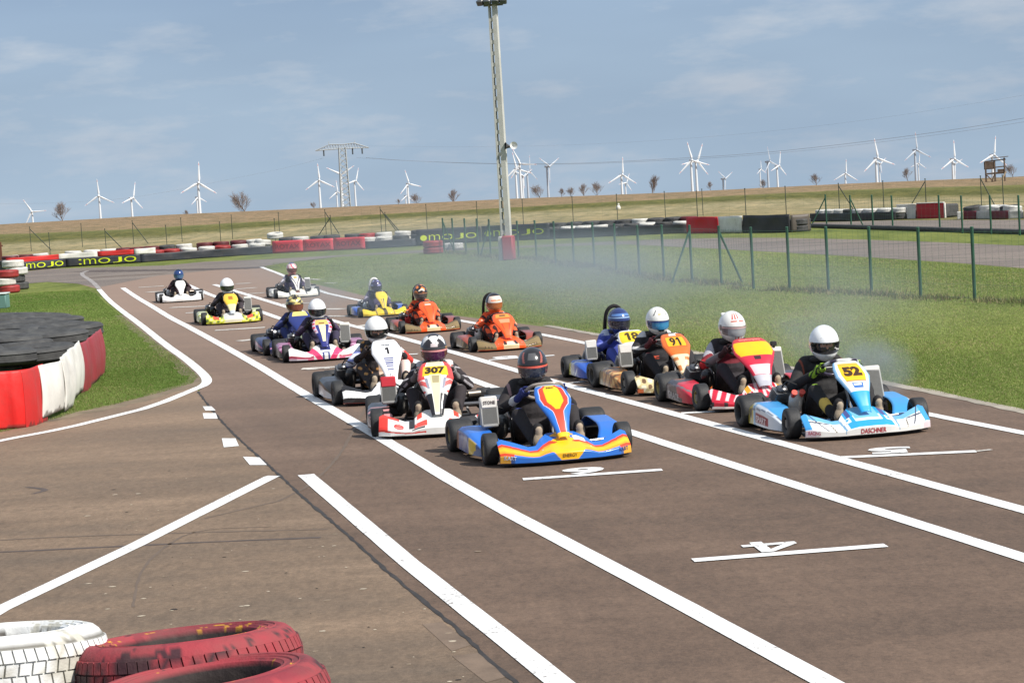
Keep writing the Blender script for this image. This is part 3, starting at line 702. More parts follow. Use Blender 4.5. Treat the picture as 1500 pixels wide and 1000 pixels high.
# far right barriers
fr=GP([(1187,324.5),(1250,324),(1312,322)]); Lr,at_r,_=poly_at(fr)
wall('barrier_belt',0,Lr,0,.28,BLK*1.3,label='low black belt left of the white and red boxes on the far right',cat='belt',at=at_r)
s=.3
while s<Lr:
    x,y_=off_at(at_r,s,.38); c='w' if (s<1.9 or s>Lr-1.9) else ('r' if 4.0<s<6.5 else 'k'); ftyre(x,y_,.10,'k','black tyre behind the low black belt on the far right','tyres behind the low black belt'); ftyre(x,y_,.30,c,f'{CN[c]} tyre on top behind the low black belt on the far right','tyres behind the low black belt'); s+=.6
for i,(a,b_,zz,c,lab) in enumerate((((1313,321.5),(1341,320.5),.47,WHT*.85,'dull white belt box left of the red belt box on the far right'),((1341.5,320.5),(1382,319.5),.50,lin(178,28,42),'red belt box with a white edge on the far right'))):
    p0,p1=G(*a),G(*b_); bx=empty('belt_box',tuple((p0+p1)/2),math.atan2((p1-p0).y,(p1-p0).x),label=lab,cat='barrier'); l=(p1-p0).length
    MB(c).box((0,.05,zz/2),(l,.05,zz),bev=.02).build('belt_panel',BELTM,bx); MB(BLK*1.5).box((0,.45,zz/2-.02),(l-.06,.72,zz-.06),bev=.05).build('rubber_block',OLDR,bx); MB(WHT).box((0,.06,zz+.015),(l,.10,.03),bev=.01).build('top_edge',PAINTED,bx)
    if i==1: MB(WHT).box((l/2+.03,.05,zz/2),(.06,.06,zz),bev=.01).build('white_edge',PAINTED,bx)
fr2=GP([(1402,322),(1411,321.5),(1430,321),(1452,321),(1477,321),(1500,320),(1526,320),(1550,319)]); Lr2,at_r2,rd2=poly_at(fr2)
for i,(c,lab) in enumerate(((WHT*.8,'short white belt at the left end of the far right row'),(lin(110,34,48),'first dark red belt of the far right row'),(WHT*.72,'greyish white belt between two dark red belts'),(lin(112,34,46),'second dark red belt of the far right row'),(WHT*.72,'last greyish white belt of the far right row'),(lin(110,34,48),'dark red belt cut by the right edge of the picture'))):
    wall('barrier_belt',rd2[i]+.01,rd2[i+1]-.01,0,.26,c,label=lab,cat='belt',group='belts of the far right row',at=at_r2,wav=.02)
s=.25
while s<Lr2:
    x,y_=off_at(at_r2,s,.40); c='kwwkwwwkkwww'[int(s/.6)%12]; ftyre(x,y_,.31,c,f'{CN[c]} tyre on top of the far right row','tyres of the far right row',(random.uniform(-.1,.1),random.uniform(-.1,.1))); ftyre(x,y_,.1,'k','black tyre at the bottom of the far right row','tyres of the far right row'); s+=.6
pp=[G(*p) for p in ((1186,333.5),(1300,337),(1400,340.5),(1500,343.5),(1640,348))]
tag(MB(BLK*.9).tube([(p.x,p.y,.06) for p in pp],.075,8).build('edge_hose',OLDR),'long low black rubber edging along the grass before the outer track','edging')
# left stacks at the frame edge
for px,py,n,cs,h in ((21,425,4,'kkww',.2),(7,430,3,'rwr',.2)):
    q=G(px,py)
    for k in range(n):
        c=cs[k]; ftyre(q.x+(-.05 if k%2 else .04),q.y+.3,.1+h*k,c,f'{CN[c]} tyre, number {("one","two","three","four")[k]} from the ground in the '+('taller' if n==4 else 'lower')+' stack at the left picture edge','tyre stacks at the left picture edge')
q=G(4,392); r_=empty('rusty_screen',(q.x-.4,q.y,0),label='rusty brown upright screen at the left picture edge before the far barrier',cat='screen')
b=MB(lin(104,58,40)); [b.box((-.36+.12*i,0,.47),(.11,.03,.94),bev=.006,col=lin(104,58,40)*random.uniform(.7,1.15)) for i in range(7)]; b.build('boards',PLAIN,r_); b=MB(lin(80,46,34)); [b.box((0,.03,z_),(.9,.04,.06)) for z_ in (.15,.8)]; b.build('rails',PLAIN,r_)
q=G(-4,452); r_=empty('marshal_box',(q.x,q.y,0),label='pale green crate at the left picture edge behind the black tyres',cat='crate'); MB(lin(92,130,122)).box((0,0,.16),(.5,.4,.32),bev=.02).build('body',PLAIN,r_); MB(lin(190,200,196)).box((0,0,.335),(.54,.44,.03),bev=.01).build('lid',PLAIN,r_)
# ------------------------------------------------------------ fences
FG=mat_c('green_fence_paint',(.022,.085,.050),.5,var=.35,scale=5); FGD=mat_c('weathered_green_paint',(.045,.060,.045),.7,var=.35,scale=5); WIRE=mat_c('green_wire',(.045,.115,.075),.55,var=.2)
def fence(name,posts,h,label,FG=FG,pr=.026,braces=(),wires=True,wr=.0016,group=None,vis=None,step=(.16,.2)):
    root=empty(name,(posts[0].x,posts[0].y,posts[0].z),label=label,cat='fence',group=group); org=posts[0]
    for i,p in enumerate(posts):
        q=p-org; hh=h if not hasattr(h,'__len__') else h[i]
        b=MB(); b.tube([q,(q.x,q.y,q.z+hh)],pr,10); b.ball((q.x,q.y,q.z+hh),(.03,.03,.02),8,5); b.build('post',FG,root)
    for (i,dx,dy) in braces:
        q=posts[i]-org; hh=h if not hasattr(h,'__len__') else h[i]
        MB().tube([(q.x+dx,q.y+dy,q.z+.0),(q.x,q.y,q.z+hh*.92)],.02,8).build('brace',FG,root)
    if wires:
        b=MB()
        for i in range(len(posts)-1):
            a,c=posts[i]-org,posts[i+1]-org; hh=h if not hasattr(h,'__len__') else h[i]
            z=.04
            while z<hh-.02: b.tube([(a.x,a.y,a.z+z),(c.x,c.y,c.z+z)],wr if z<hh-.18 and z>.1 else wr*1.6,3,cap=False); z+=step[1]
            k=int((c-a).length/step[0])
            for j in range(1,k):
                p=a.lerp(c,j/k); b.tube([(p.x,p.y,p.z+.03),(p.x,p.y,p.z+hh-.04)],wr*.8,3,cap=False)
        b.build('wire_mesh',WIRE,root)
    return root
fpx_=[(786,379),(814,386),(841,388.5),(871,391.5),(903,397),(937,403),(973,410),(1014,412.5),(1057,417),(1104,423.5),(1157,425.5),(1214,428),(1277,431.5),(1349,437),(1428,440),(1516,444.5),(1612,450),(1716,456)]
FENCE_FOOT=[G(*p) for p in [(640,369.5),(700,374),(744,379.5)]+fpx_]
fps=[G(*p) for p in fpx_]
fence('wire_fence',[G(744,380)+Vector((.3,0,0))]+fps,[1.02]*2+[1.05]*5+[1.1]*13,'green post and wire mesh fence running right from the light mast across the infield',braces=((8,-.42,-.2),(9,.42,.25)))
fence('wire_fence',[G(*p) for p in ((651,369),(665,370.5),(683,371.5),(701,373),(719,375.5),(738,380))],1.05,'short green wire mesh fence left of the light mast',braces=((0,.3,.2),(4,-.3,.1)),step=(.1,.12))
# fences behind the far barrier
f1=[(-30,372),(46,368),(121,362),(196,358),(267,354.5),(341,350.5),(410,347.5),(478,343.5),(559,340.5),(626,336.5),(700,333),(767,330),(840,326.5),(905,323.5),(975,319.5),(1030,316)]
fence('boundary_fence',[G(*p) for p in f1],1.15,'grey green boundary fence behind the far tyre barrier',FG=FGD,pr=.015,braces=((1,.9,.2),(3,.7,0),(7,.6,0),(8,.7,0)),wires=True,wr=.0016,step=(.6,.22))
f2=[(74,377),(156,371),(245,365.5),(324,360.5),(404,356),(486,351),(566,347)]
fence('boundary_fence',[G(*p) for p in f2],1.02,'nearer of the two thin fences behind the left part of the far barrier',FG=FGD,pr=.014,braces=((1,.8,.1),(5,-.7,.1),(6,.7,.1)),wires=False)
f3=[(1022,321),(1093,318),(1152,315),(1230,311),(1295,308),(1357,305.5),(1438,302),(1470,301),(1530,299)]
fence('boundary_fence',[G(*p) for p in f3],1.15,'thin boundary fence in the dry grass beyond the outer track',FG=FGD,pr=.017,braces=((3,.6,0),(5,-.7,.0),(6,.5,0)),wires=True,wr=.0016,step=(.6,.25))
f4=[(1211,330),(1247,333),(1279,334),(1308,337),(1377,339),(1410,342),(1452,343),(1494,345),(1540,346)]
fence('wire_fence',[G(*p) for p in f4],1.0,'green fence before the outer track at the right edge of the picture',braces=((0,-.5,.1),(1,.4,.1)),wires=True,wr=.0018,step=(.3,.2))
# ------------------------------------------------------------ light mast
m0=G(744,381); mast=empty('light_mast',(m0.x,m0.y,0),math.radians(-14),label='tall pale concrete light mast on a red and white plinth beside the fence',cat='light mast')
CONC=mat_c('pale_concrete',(.50,.50,.46),.85,var=.22,scale=1.5,bmp=.3,bscale=25)
HM=372*m0.y/FPX
b=MB()
def taper(b,x0,x1,y0,y1,f0,f1,z0,z1):
    P=[(x0*f0,y0*f0,z0),(x1*f0,y0*f0,z0),(x1*f0,y1*f0,z0),(x0*f0,y1*f0,z0),(x0*f1,y0*f1,z1),(x1*f1,y0*f1,z1),(x1*f1,y1*f1,z1),(x0*f1,y1*f1,z1)]
    b.add(P,[(0,1,5,4),(1,2,6,5),(2,3,7,6),(3,0,4,7),(4,5,6,7),(3,2,1,0)])
taper(b,-.005,.13,-.11,.11,1,.84,.3,HM); taper(b,-.13,-.085,-.11,.11,1,.84,.3,HM)
z=.75; k=0
while z<HM-.2:
    f=1-.2*(z-.3)/(HM-.3); b.box((-.046*f,0,z),(.085*f,.18*f,.10)); z+=.30
b.build('shaft',CONC,mast,smooth=0)
b=MB(lin(178,48,52))
PLN=mat_vc('plinth_paint',.75,.35,4,bmp=.4,bscale=20)
b.box((.05,-.02,.33),(.30,.34,.66),bev=.03,col=lin(168,44,54)); b.box((-.155,.02,.33),(.11,.32,.64),bev=.02,col=WHT*.8); b.build('plinth',PLN,mast)
b=MB(lin(90,92,92)); b.box((.02,-.02,HM-.02),(.52,.10,.06)); b.build('lamp_bracket',PLAIN,mast)
for i,(x_,y_) in enumerate(((-.30,-.12),(-.10,-.16),(.12,-.16),(.32,-.12))):
    lm=MB(lin(120,122,120)).box((x_,y_,HM+.06),(.19,.16,.15),rot=(.5,0,(-.4,-.1,.1,.4)[i]),bev=.02).build('floodlight',METAL,mast); MB(lin(60,66,70)).box((x_,y_-.075,HM+.02),(.15,.02,.11),rot=(.5,0,(-.4,-.1,.1,.4)[i])).build('lens',GLASS,lm)
b=MB(lin(70,72,74)); b.tube([(.12,-.05,3.05),(.30,-.10,3.05)],.02,6); b.build('speaker_arm',PLAIN,mast)
for c_,dx in ((lin(60,62,66),.21),(lin(205,206,204),.36)):
    Mx=Matrix.Translation((dx,-.10,3.05))@Euler((math.radians(80),0,math.radians(25 if dx>.3 else -60))).to_matrix().to_4x4()
    MB(c_).lathe([(.0,-.14),(.03,-.14),(.035,-.05),(.06,.02),(.10,.07),(.104,.075),(.09,.06),(.02,-.02),(0,-.02)],18,Mx).build('horn_speaker',PAINTED,mast)
# ------------------------------------------------------------ hunting stand, white sack
WOOD=mat_c('weathered_wood',(.135,.095,.068),.9,var=.5,scale=4); WOODL=mat_c('pale_wood',(.42,.33,.22),.9,var=.3,scale=5)
bs=ray(1461,265); t_=None
def ground_hit(px,py):
    d=ray(px,py); lo_,hi_=20.,900.
    for k in range(2000):
        t=(20+k*.5)/d.y; p=CAMP+d*t
        if p.z<=ground_z(p.x,p.y): return Vector((p.x,p.y,ground_z(p.x,p.y)))
    return Vector((p.x,p.y,0))
hp=ground_hit(1460,266); sc=hp.y/FPX
st=empty('hunting_stand',tuple(hp),-.25,label='dark wooden raised hunting stand with an open frame and braces on the field edge',cat='hunting stand'); u=sc
b=MB(); 
for x_ in (-15,-2,12):
    for y_ in (-8,8): b.tube([(x_*u*1.0,y_*u,-.3),(x_*u,y_*u,(34 if x_>5 else 30)*u)],1.1*u,6)
for z_ in (12,20,30): b.tube([(-16*u,-8*u,z_*u),(14*u,-8*u,z_*u+.1)],.8*u,5); b.tube([(-16*u,8*u,z_*u),(14*u,8*u,z_*u+.1)],.8*u,5)
b.tube([(-15*u,-8.5*u,12*u),(-4*u,-8.5*u,0)],.9*u,5); b.tube([(-2*u,-8.5*u,12*u),(-8*u,-8.5*u,-.2)],.9*u,5); b.build('frame',WOOD,st)
MB().tube([(14*u,-10*u,14*u),(6*u,-12*u,-1*u)],1.1*u,6).build('brace',WOODL,st)
b=MB(); b.box((-9*u,-8*u,24*u),(16*u,1*u,11*u)); b.box((7*u,-8*u,15*u),(10*u,1*u,6*u)); b.box((-16*u,0,24*u),(1*u,15*u,11*u)); b.box((-1*u,0,11.5*u),(30*u,17*u,1*u)); b.build('boarding',WOOD,st)
b=MB(); b.box((6*u,0,35*u),(24*u,20*u,1.0*u),rot=(0,-.06,0)); b.build('roof',WOOD,st)
q=ground_hit(906,308); tag(MB(lin(215,212,200)).ball((0,0,.13),(.14,.14,.17),12,8).ball((.02,0,.34),(.06,.06,.07),8,6).build('sack',PAINTED,loc=tuple(q)),'small white sack standing in the dry grass beyond the fence','sack')
# ------------------------------------------------------------ wind turbines
TW=mat_vc('turbine_white',.5,.05,1); 
def turbine_proto(colr):
    b=MB(colr); b.lathe([(1.9,0),(1.2,1)],16); tower=b
    return tower
def turbine(px,py,blen,ang,yaw=0,grey=False,lab='',d=None):
    RB=22.; dist=FPX*RB/blen; c=D(px,py,dist); gz=ground_z(c.x,c.y); H=c.z-gz; colr=lin(214,218,222) if not grey else lin(178,186,196)  # grey ones: cloud shade on the turbine put into its colour
    root=empty('wind_turbine',(c.x,c.y,gz),0,label=lab,cat='wind turbine',group='wind turbines on the horizon')
    s=RB/22; b=MB(colr); b.lathe([(1.9,-6),(1.85,0),(1.15,H-1)],16); b.build('tower',TW,root)
    hub=(0,-3.2,H); Mz=Matrix.Rotation(yaw,4,'Z')
    b=MB(colr); b.box((0,0,H),(2.6,7.5,2.7),bev=.7); v=b.v[0]-np.array((0,0,H)); b.v[0]=v@np.array(Mz.to_3x3()).T+np.array((0,0,H)); b.build('nacelle',TW,root)
    hp_=Mz@Vector((0,-4.6,0)); b=MB(colr); b.ball((hp_.x,hp_.y,H),(1.5,1.9,1.5),12,8); b.build('hub',TW,root)
    for k in range(3):
        a=math.radians(ang)+k*2*PI/3+ROLL*-1*-1; b=MB(colr); V=[];C=[]
        for t,w,th in ((.02,1.0,.9),(.08,1.3,.8),(.2,2.3,.55),(.45,1.7,.36),(.7,1.2,.24),(.82,1.0,.2),(.821,1.0,.2),(.92,.75,.16),(.921,.75,.16),(1.,.25,.06)):
            for (x_,y_) in ((-w*.4,0),(0,-th),(w*.75,0),(0,th)): V.append((x_*1.0,y_,t*RB)); C.append(colr if not(.8205<t<.9205) else colr*np.array((.95,.62,.62)))
        F=[]
        for i in range(9):
            for j in range(4): F.append((i*4+j,i*4+(j+1)%4,i*4+4+(j+1)%4,i*4+4+j))
        F.append((36,37,38,39)); V=np.array(V); Rm=np.array((Mz@Matrix.Rotation(a,4,'Y')).to_3x3()); V=V@Rm.T+np.array((hp_.x,hp_.y,H)); b.add(V,F,C); b.build('blade',TW,root,smooth=30)
# px,py,len,angle of first blade clockwise from up, yaw, cloud-shaded grey, label
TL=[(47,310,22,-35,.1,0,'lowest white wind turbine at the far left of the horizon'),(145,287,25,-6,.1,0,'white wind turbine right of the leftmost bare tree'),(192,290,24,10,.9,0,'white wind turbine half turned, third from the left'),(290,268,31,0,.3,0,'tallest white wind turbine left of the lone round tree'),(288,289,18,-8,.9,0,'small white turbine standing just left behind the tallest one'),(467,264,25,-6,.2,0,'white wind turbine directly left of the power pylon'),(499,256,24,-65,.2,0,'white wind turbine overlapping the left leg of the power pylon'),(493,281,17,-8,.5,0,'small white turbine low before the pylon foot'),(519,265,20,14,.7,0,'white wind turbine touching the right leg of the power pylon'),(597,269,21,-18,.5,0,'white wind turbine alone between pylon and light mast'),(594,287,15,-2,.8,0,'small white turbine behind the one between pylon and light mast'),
(755,247,25,-14,.2,0,'nearest white turbine right beside the light mast'),(761,240,26,-28,.15,0,'white turbine with a crossing blade beside the light mast'),(765,258,18,55,.5,0,'lower white turbine in the cluster beside the light mast'),(772,251,24,0,1.0,1,'cloud-shaded grey turbine at the right of the cluster beside the light mast'),(801,244,25,-62,.8,1,'greyish turbine with a V of blades right of the light mast'),(910,256,26,0,.3,0,'white turbine left of the tall narrow tree'),(916,268,15,20,.6,0,'small turbine hidden behind the turbine left of the narrow tree'),(1012,235,28,-16,.2,0,'left one of the tall crossed pair of turbines'),(1019,236,27,18,.4,0,'right one of the tall crossed pair of turbines'),(1059,262,21,-60,.85,1,'small V shaped turbine right of the crossed pair'),(1113,248,13,-5,.8,0,'small white turbine left of the reddish lattice'),(1124,237,23,-18,.9,1,'grey turbine behind the white one near the middle right'),(1138,243,22,8,.8,0,'white turbine with level blades right of the grey one'),(1238,254,21,0,.1,0,'low white turbine whose blades touch the field'),(1283,232,30,-12,.3,0,'tall white turbine with crossing blades, fourth from the right'),(1288,240,14,50,.6,0,'small turbine crossing the tall one, fourth from the right'),(1340,220,27,-7,.4,1,'highest grey turbine at the right'),(1345,239,14,4,.2,0,'white turbine below the highest grey one'),(1395,233,28,-4,.4,0,'white turbine left of the hunting stand'),(1398,240,14,60,.4,0,'small turbine crossing the one left of the hunting stand'),(1453,227,28,4,.4,0,'white turbine behind the hunting stand')]
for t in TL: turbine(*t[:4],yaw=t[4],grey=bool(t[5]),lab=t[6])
# ------------------------------------------------------------ bare trees
BARK=mat_c('bark',(.115,.088,.070),.95,var=.3,scale=3); TWIG=mat_c('winter_twigs',(.25,.195,.165),.95,var=.3,scale=2)
def bare_tree(seed,h,spread=1.0,narrow=False):
    rg=random.Random(seed); tr=MB(); cr_=MB()
    def branch(p,d,l,r,lev):
        n=3; pts=[p]; q=p
        for i in range(n):
            d=(d+Vector((rg.gauss(0,.16),rg.gauss(0,.16),.10))).normalized(); q=q+d*(l/n); pts.append(q)
        (tr if lev<1 else cr_).tube(pts,[r*(1-.45*i/n) for i in range(n+1)],6 if lev<2 else 3,cap=False)
        if lev>=4: return
        k=(14,6,5,4)[lev]
        for i in range(k):
            f=(.3+.7*(i+1)/k) if lev else (.10+.90*(i+1)/k); j=min(int(f*n),n-1); b_=pts[j].lerp(pts[j+1],f*n-j)
            a=i*2.4+rg.uniform(-.5,.5); sp=rg.uniform(.6,1.05)*spread*(.45 if narrow else (1.5-.9*f if lev==0 else 1)); nd=(d+Vector((math.cos(a),math.sin(a),.1))*sp).normalized()
            branch(b_,nd,l*(rg.uniform(.5,.72)*.85 if lev else rg.uniform(.62,.8)*(1.0-.40*f)),max(r*.50,.019),lev+1)
    branch(Vector((0,0,0)),Vector((0,0,1)),h*.60,h*.020,0); return tr,cr_
protos=[]
for sd,nar in ((1,0),(5,0),(9,1)):
    tr,cr_=bare_tree(sd,9.,1.0,bool(nar)); top=max(v[:,2].max() for v in cr_.v); protos.append((tr,cr_,top))
used={}
def tree(px,ybase,hpx,k,lab,d=950,vis=.82,name='bare_tree'):
    c=D(px,ybase,d); gz=ground_z(c.x,c.y); hgt=hpx/FPX*d; top=c.z+hgt; tr,cr_,t0=protos[k]; H=top-gz; sc=hgt/t0*1.0/vis
    if k not in used:
        r=empty(name,(0,0,0)); a=tr.build('trunk',BARK,r,smooth=60); cw=cr_.build('crown',TWIG,r,smooth=0); used[k]=r; o=r
    else: o=copy_tree(used[k])
    base=top-t0*sc; o.location=(c.x,c.y,base); o.scale=(sc*random.uniform(.9,1.1),sc,sc); o.rotation_euler=(0,0,random.uniform(0,6))
    if base>gz+.3:
        q=MB(); q.tube([(0,0,(gz-base)/sc-.5),(0,0,.2)],.2,6); q.build('root_stock',BARK,o)
    tag(o,lab,'tree','bare trees on the horizon')
for t in ((93,322,28,0,'bare round tree at the far left of the horizon'),(360,311,33,1,'lone round bare tree between turbines and pylon'),(666,297,21,0,'small bare tree left of the light mast'),(612,299,17,1,'low bare shrub right of the lone turbine before the mast'),(272,317,10,0,'tiny bare shrub left of the tallest left turbine'),(461,305,10,1,'tiny bare shrub at the foot of the turbine left of the pylon'),(583,299,8,0,'tiny bare shrub left of the lone turbine before the mast'),(791,289,20,1,'bare bush right of the mast cluster'),(822,287,12,0,'lowest bush in the row right of the V shaped turbine'),(837,287,14,1,'second bush in the row right of the V shaped turbine'),(856,286,18,0,'wide third bush in the row right of the V shaped turbine'),(874,285,20,1,'last and tallest bush in the row right of the V shaped turbine'),(956,283,28,2,'tall narrow bare tree left of the crossed turbines'),(1041,277,12,0,'small bare bush right of the crossed turbines'),(1196,270,17,1,'bare bush left of the low turbine'),(1118,276,14,0,'reddish bush at the foot of the middle right turbines'),(1330,262,17,0,'bare bush left of the highest grey turbine'),(1484,257,18,1,'bare bush right of the hunting stand')): tree(*t)
# ------------------------------------------------------------ power pylon and cables
STEEL=mat_c('galvanised_steel',(.42,.45,.45),.6,var=.15); PD=780.; u=PD/FPX
pc=D(506.5,300,PD); gz=ground_z(pc.x,pc.y); pyl=empty('power_pylon',(pc.x,pc.y,gz),.12,label='grey lattice power pylon with one wide crossarm',cat='pylon'); zt_=D(502,216,PD).z-gz
b=MB(); 
def hw(z): return u*(7.0-2.2*z/zt_) 
for sx in (-1,1):
    for sy in (-1,1): b.tube([(sx*hw(-3),sy*hw(-3),-3),(sx*hw(zt_),sy*hw(zt_),zt_)],.20,4)
nz_=13
for i in range(nz_):
    z0_,z1_=zt_*i/nz_,zt_*(i+1)/nz_
    for sx,sy,tx,ty in ((-1,-1,1,-1),(1,-1,1,1),(1,1,-1,1),(-1,1,-1,-1)):
        b.tube([(sx*hw(z0_),sy*hw(z0_),z0_),(tx*hw(z1_),ty*hw(z1_),z1_)],.13,3); b.tube([(tx*hw(z0_),ty*hw(z0_),z0_),(sx*hw(z1_),sy*hw(z1_),z1_)],.13,3)
b.build('tower',STEEL,pyl,smooth=0)
b=MB(); wa=39*u; 
for sy in (-.8,.8):
    b.tube([(-wa,0,zt_-.6),(0,sy,zt_-.4),(wa,0,zt_-.6)],.16,4); b.tube([(-wa,0,zt_-.6),(-wa*.45,sy,zt_+1.3),(0,sy,zt_+1.0),(wa*.45,sy,zt_+1.3),(wa,0,zt_-.6)],.15,4)
    for i in range(-9,10):
        x_=wa*i/10; t=abs(i)/10; zz=(zt_+1.15)*(1-max(t-.45,0)/.55)+(zt_-.6)*(max(t-.45,0)/.55); b.tube([(x_,sy*(1-t),zt_-.5),(x_+wa*.05,sy*(1-t),zz)],.07,3); b.tube([(x_+wa*.05,sy*(1-t),zz),(x_+wa*.1,sy*(1-t),zt_-.5)],.07,3)
b.build('crossarm',STEEL,pyl,smooth=0)
for x_ in (-27,15,29): MB(lin(70,78,84)).tube([(x_*u,0,zt_-.5),(x_*u,0,zt_-.5-9*u)],.28,6).build('insulator',PLAIN,pyl)
for x_ in (-19,19): MB(lin(100,108,112)).tube([(x_*u,0,zt_+1),(x_*u,0,zt_+2.3)],.1,5).build('earth_peak',STEEL,pyl)
CAB=mat_c('cable_aluminium',(.26,.29,.33),.6,var=.05)
def cable(pts,r,lab):
    P=[D(*p) for p in pts]; Q=smoothline3(P); tag(MB().tube(Q,r,4).build('power_cable',CAB,smooth=60),lab,'cable','overhead cables from the pylon')
def smoothline3(P,it=2):
    for _ in range(it):
        q=[P[0]]
        for a,b_ in zip(P[:-1],P[1:]): q+=[a*.75+b_*.25,a*.25+b_*.75]
        q.append(P[-1]); P=q
    return P
cable([(536,231,PD),(600,236,PD*.98),(720,240,PD*.95),(840,240,PD*.92),(950,234.5,PD*.89),(1100,226,PD*.86),(1250,210,PD*.82),(1400,190,PD*.78),(1520,170,PD*.75),(1700,135,PD*.7)],.05,'nearer dark overhead cable sweeping from the pylon to the right edge')
cable([(522,231,PD),(600,236,PD*.98),(720,240.5,PD*.95),(840,241,PD*.92),(950,236.5,PD*.89),(1100,228.5,PD*.86),(1250,213.5,PD*.82),(1400,194,PD*.78),(1520,176,PD*.75),(1700,142,PD*.7)],.03,'lower thin overhead cable running beside the nearer one')
cable([(522,214,PD),(760,216,PD*.95),(1000,205,PD*.88),(1250,180,PD*.8),(1500,140,PD*.72),(1700,105,PD*.68)],.015,'faint high earth wire right of the pylon')
cable([(476,231,PD),(420,246,PD),(330,264,PD),(200,290,PD),(100,297,PD),(0,299,PD),(-200,296,PD)],.022,'faint overhead cable running left from the pylon')
# ------------------------------------------------------------ kart surfaces (kart points along -y)
def nose_fn(u,v):
    au=np.abs(u); x=.545*u*(1-.02*v)
    yf=-.955+.10*au**1.8+.06*np.clip(au-.8,0,1)**1*3
    k=np.array([0,.22,.34,.44,.56,.75,.93,1.])
    zt=np.interp(au,k,[.235,.228,.195,.150,.148,.185,.215,.200]); dy=np.interp(au,k,[.33,.31,.24,.17,.15,.17,.17,.13])
    zk=np.interp(v,[0,.06,.30,.42,1.0],[.0,.02,.36,.46,1.0]); yk=np.interp(v,[0,.06,.28,.42,1.0],[.10,.02,.0,.10,1.0])
    z=.035+(zt-.035)*zk; y=yf+dy*yk+.02*np.cos(v*3)*0
    return np.stack([x,y,z],-1)
PW=([0,.05,.16,.34,.50,.66,.84,1.],[.108,.122,.140,.150,.122,.088,.062,.046])
def panel_maker(top=(-.335,.575),bot=(-.79,.195),wid=1.0,bul=.042,PWt=None):
    kx,kw=PWt or PW
    def fn(u,v):
        w=np.interp(v,kx,kw)*wid; x=u*w; cy=top[0]+(bot[0]-top[0])*v; cz=top[1]+(bot[1]-top[1])*v; bow=.03*np.sin(np.pi*v)
        f=np.sqrt(np.clip(1-.98*np.abs(u)**3.6,0,1)); d=bul*f*(.55+.45*np.sin(np.pi*np.clip(v*1.1,0,1)))+bow
        n=np.array((0,bot[1]-top[1],-(bot[0]-top[0]))); n=n/np.linalg.norm(n)
        if n[1]>0: n=-n
        return np.stack([x,cy+n[1]*d,cz+n[2]*d],-1)
    return fn
def pod_fn(sx):
    def fn(u,v): # u -1 front .. 1 rear, v 0 bottom .. 1 inner top
        y=-.37+.74*(u+1)/2; e=np.clip(1-np.abs(u)**6*.5,0,1); fr=np.clip((-u-.3)/.7,0,1)
        zt=.235-.05*fr+.015*np.sin(u*2.5)
        z=np.interp(v,[0,.15,.62,.75,1],[0,.05,.85,.98,1.0])*(zt-.045)*e+.045
        x=np.interp(v,[0,.15,.62,.75,1],[.60,.66,.655,.62,.45])-.05*fr**2-.03*(1-e)
        return np.stack([sx*x,y,z],-1)
    return fn
NOSE_N=(161,61)
def ucol(*pairs): pass
def sel(C,m,c): return np.where(np.asarray(m)[:,None],np.asarray(c,float),C)
def base(u,c): return np.tile(np.asarray(c,float),(len(u),1))
B_=lin(22,20,22)
# kart mesh library (shared)
LIB={}
def lib(name,maker,mat):
    if name not in LIB:
        o=maker().build(name.split('#')[0],mat); LIB[name]=o.data; bpy.data.objects.remove(o)
    return LIB[name]
def part(name,key,maker,mat,parent,loc=None,rot=None,solid=0,label=None):
    o=link(name,lib(key,maker,mat),mat,parent)
    if loc is not None:o.location=loc
    if rot is not None:o.rotation_euler=rot
    if solid: md=o.modifiers.new('thickness','SOLIDIFY'); md.thickness=solid; md.offset=-1
    if label:o['label']=label
    return o
RX=Matrix.Rotation(PI/2,4,'Y')
def tyre_mk(r,w):
    def f():
        P=[(.47*r,.42*w),(.55*r,.50*w),(.70*r,.52*w),(.86*r,.50*w),(.95*r,.45*w),(.99*r,.37*w),(r,.25*w),(1.002*r,0)]
        P=P+[(a,-h) for a,h in P[::-1][1:]]; P+= [(.45*r,-.3*w),(.45*r,.3*w)]
        return MB((.02,.02,.02)).lathe(P,36,RX,closed=True)
    return f
def rim_mk(r,w,c):
    def f():
        b=MB(c); P=[(.50*r,.44*w),(.46*r,.43*w),(.42*r,.34*w),(.40*r,.1*w),(.38*r,-.1*w),(.40*r,-.34*w),(.46*r,-.43*w),(.50*r,-.44*w)]
        b.lathe(P,28,RX); 
        for s in (1,-1): b.lathe([(.395*r,s*.20*w),(.22*r,s*.26*w),(.17*r,s*.36*w),(.0,s*.36*w)],24,RX,col=c*.8)
        for k in range(6):
            a=2*PI*k/6
            for s in (1,-1): b.ball((s*.27*w,.28*r*math.cos(a),.28*r*math.sin(a)),(.006,.010,.010),6,5,col=(.03,.03,.03))
        return b
    return f
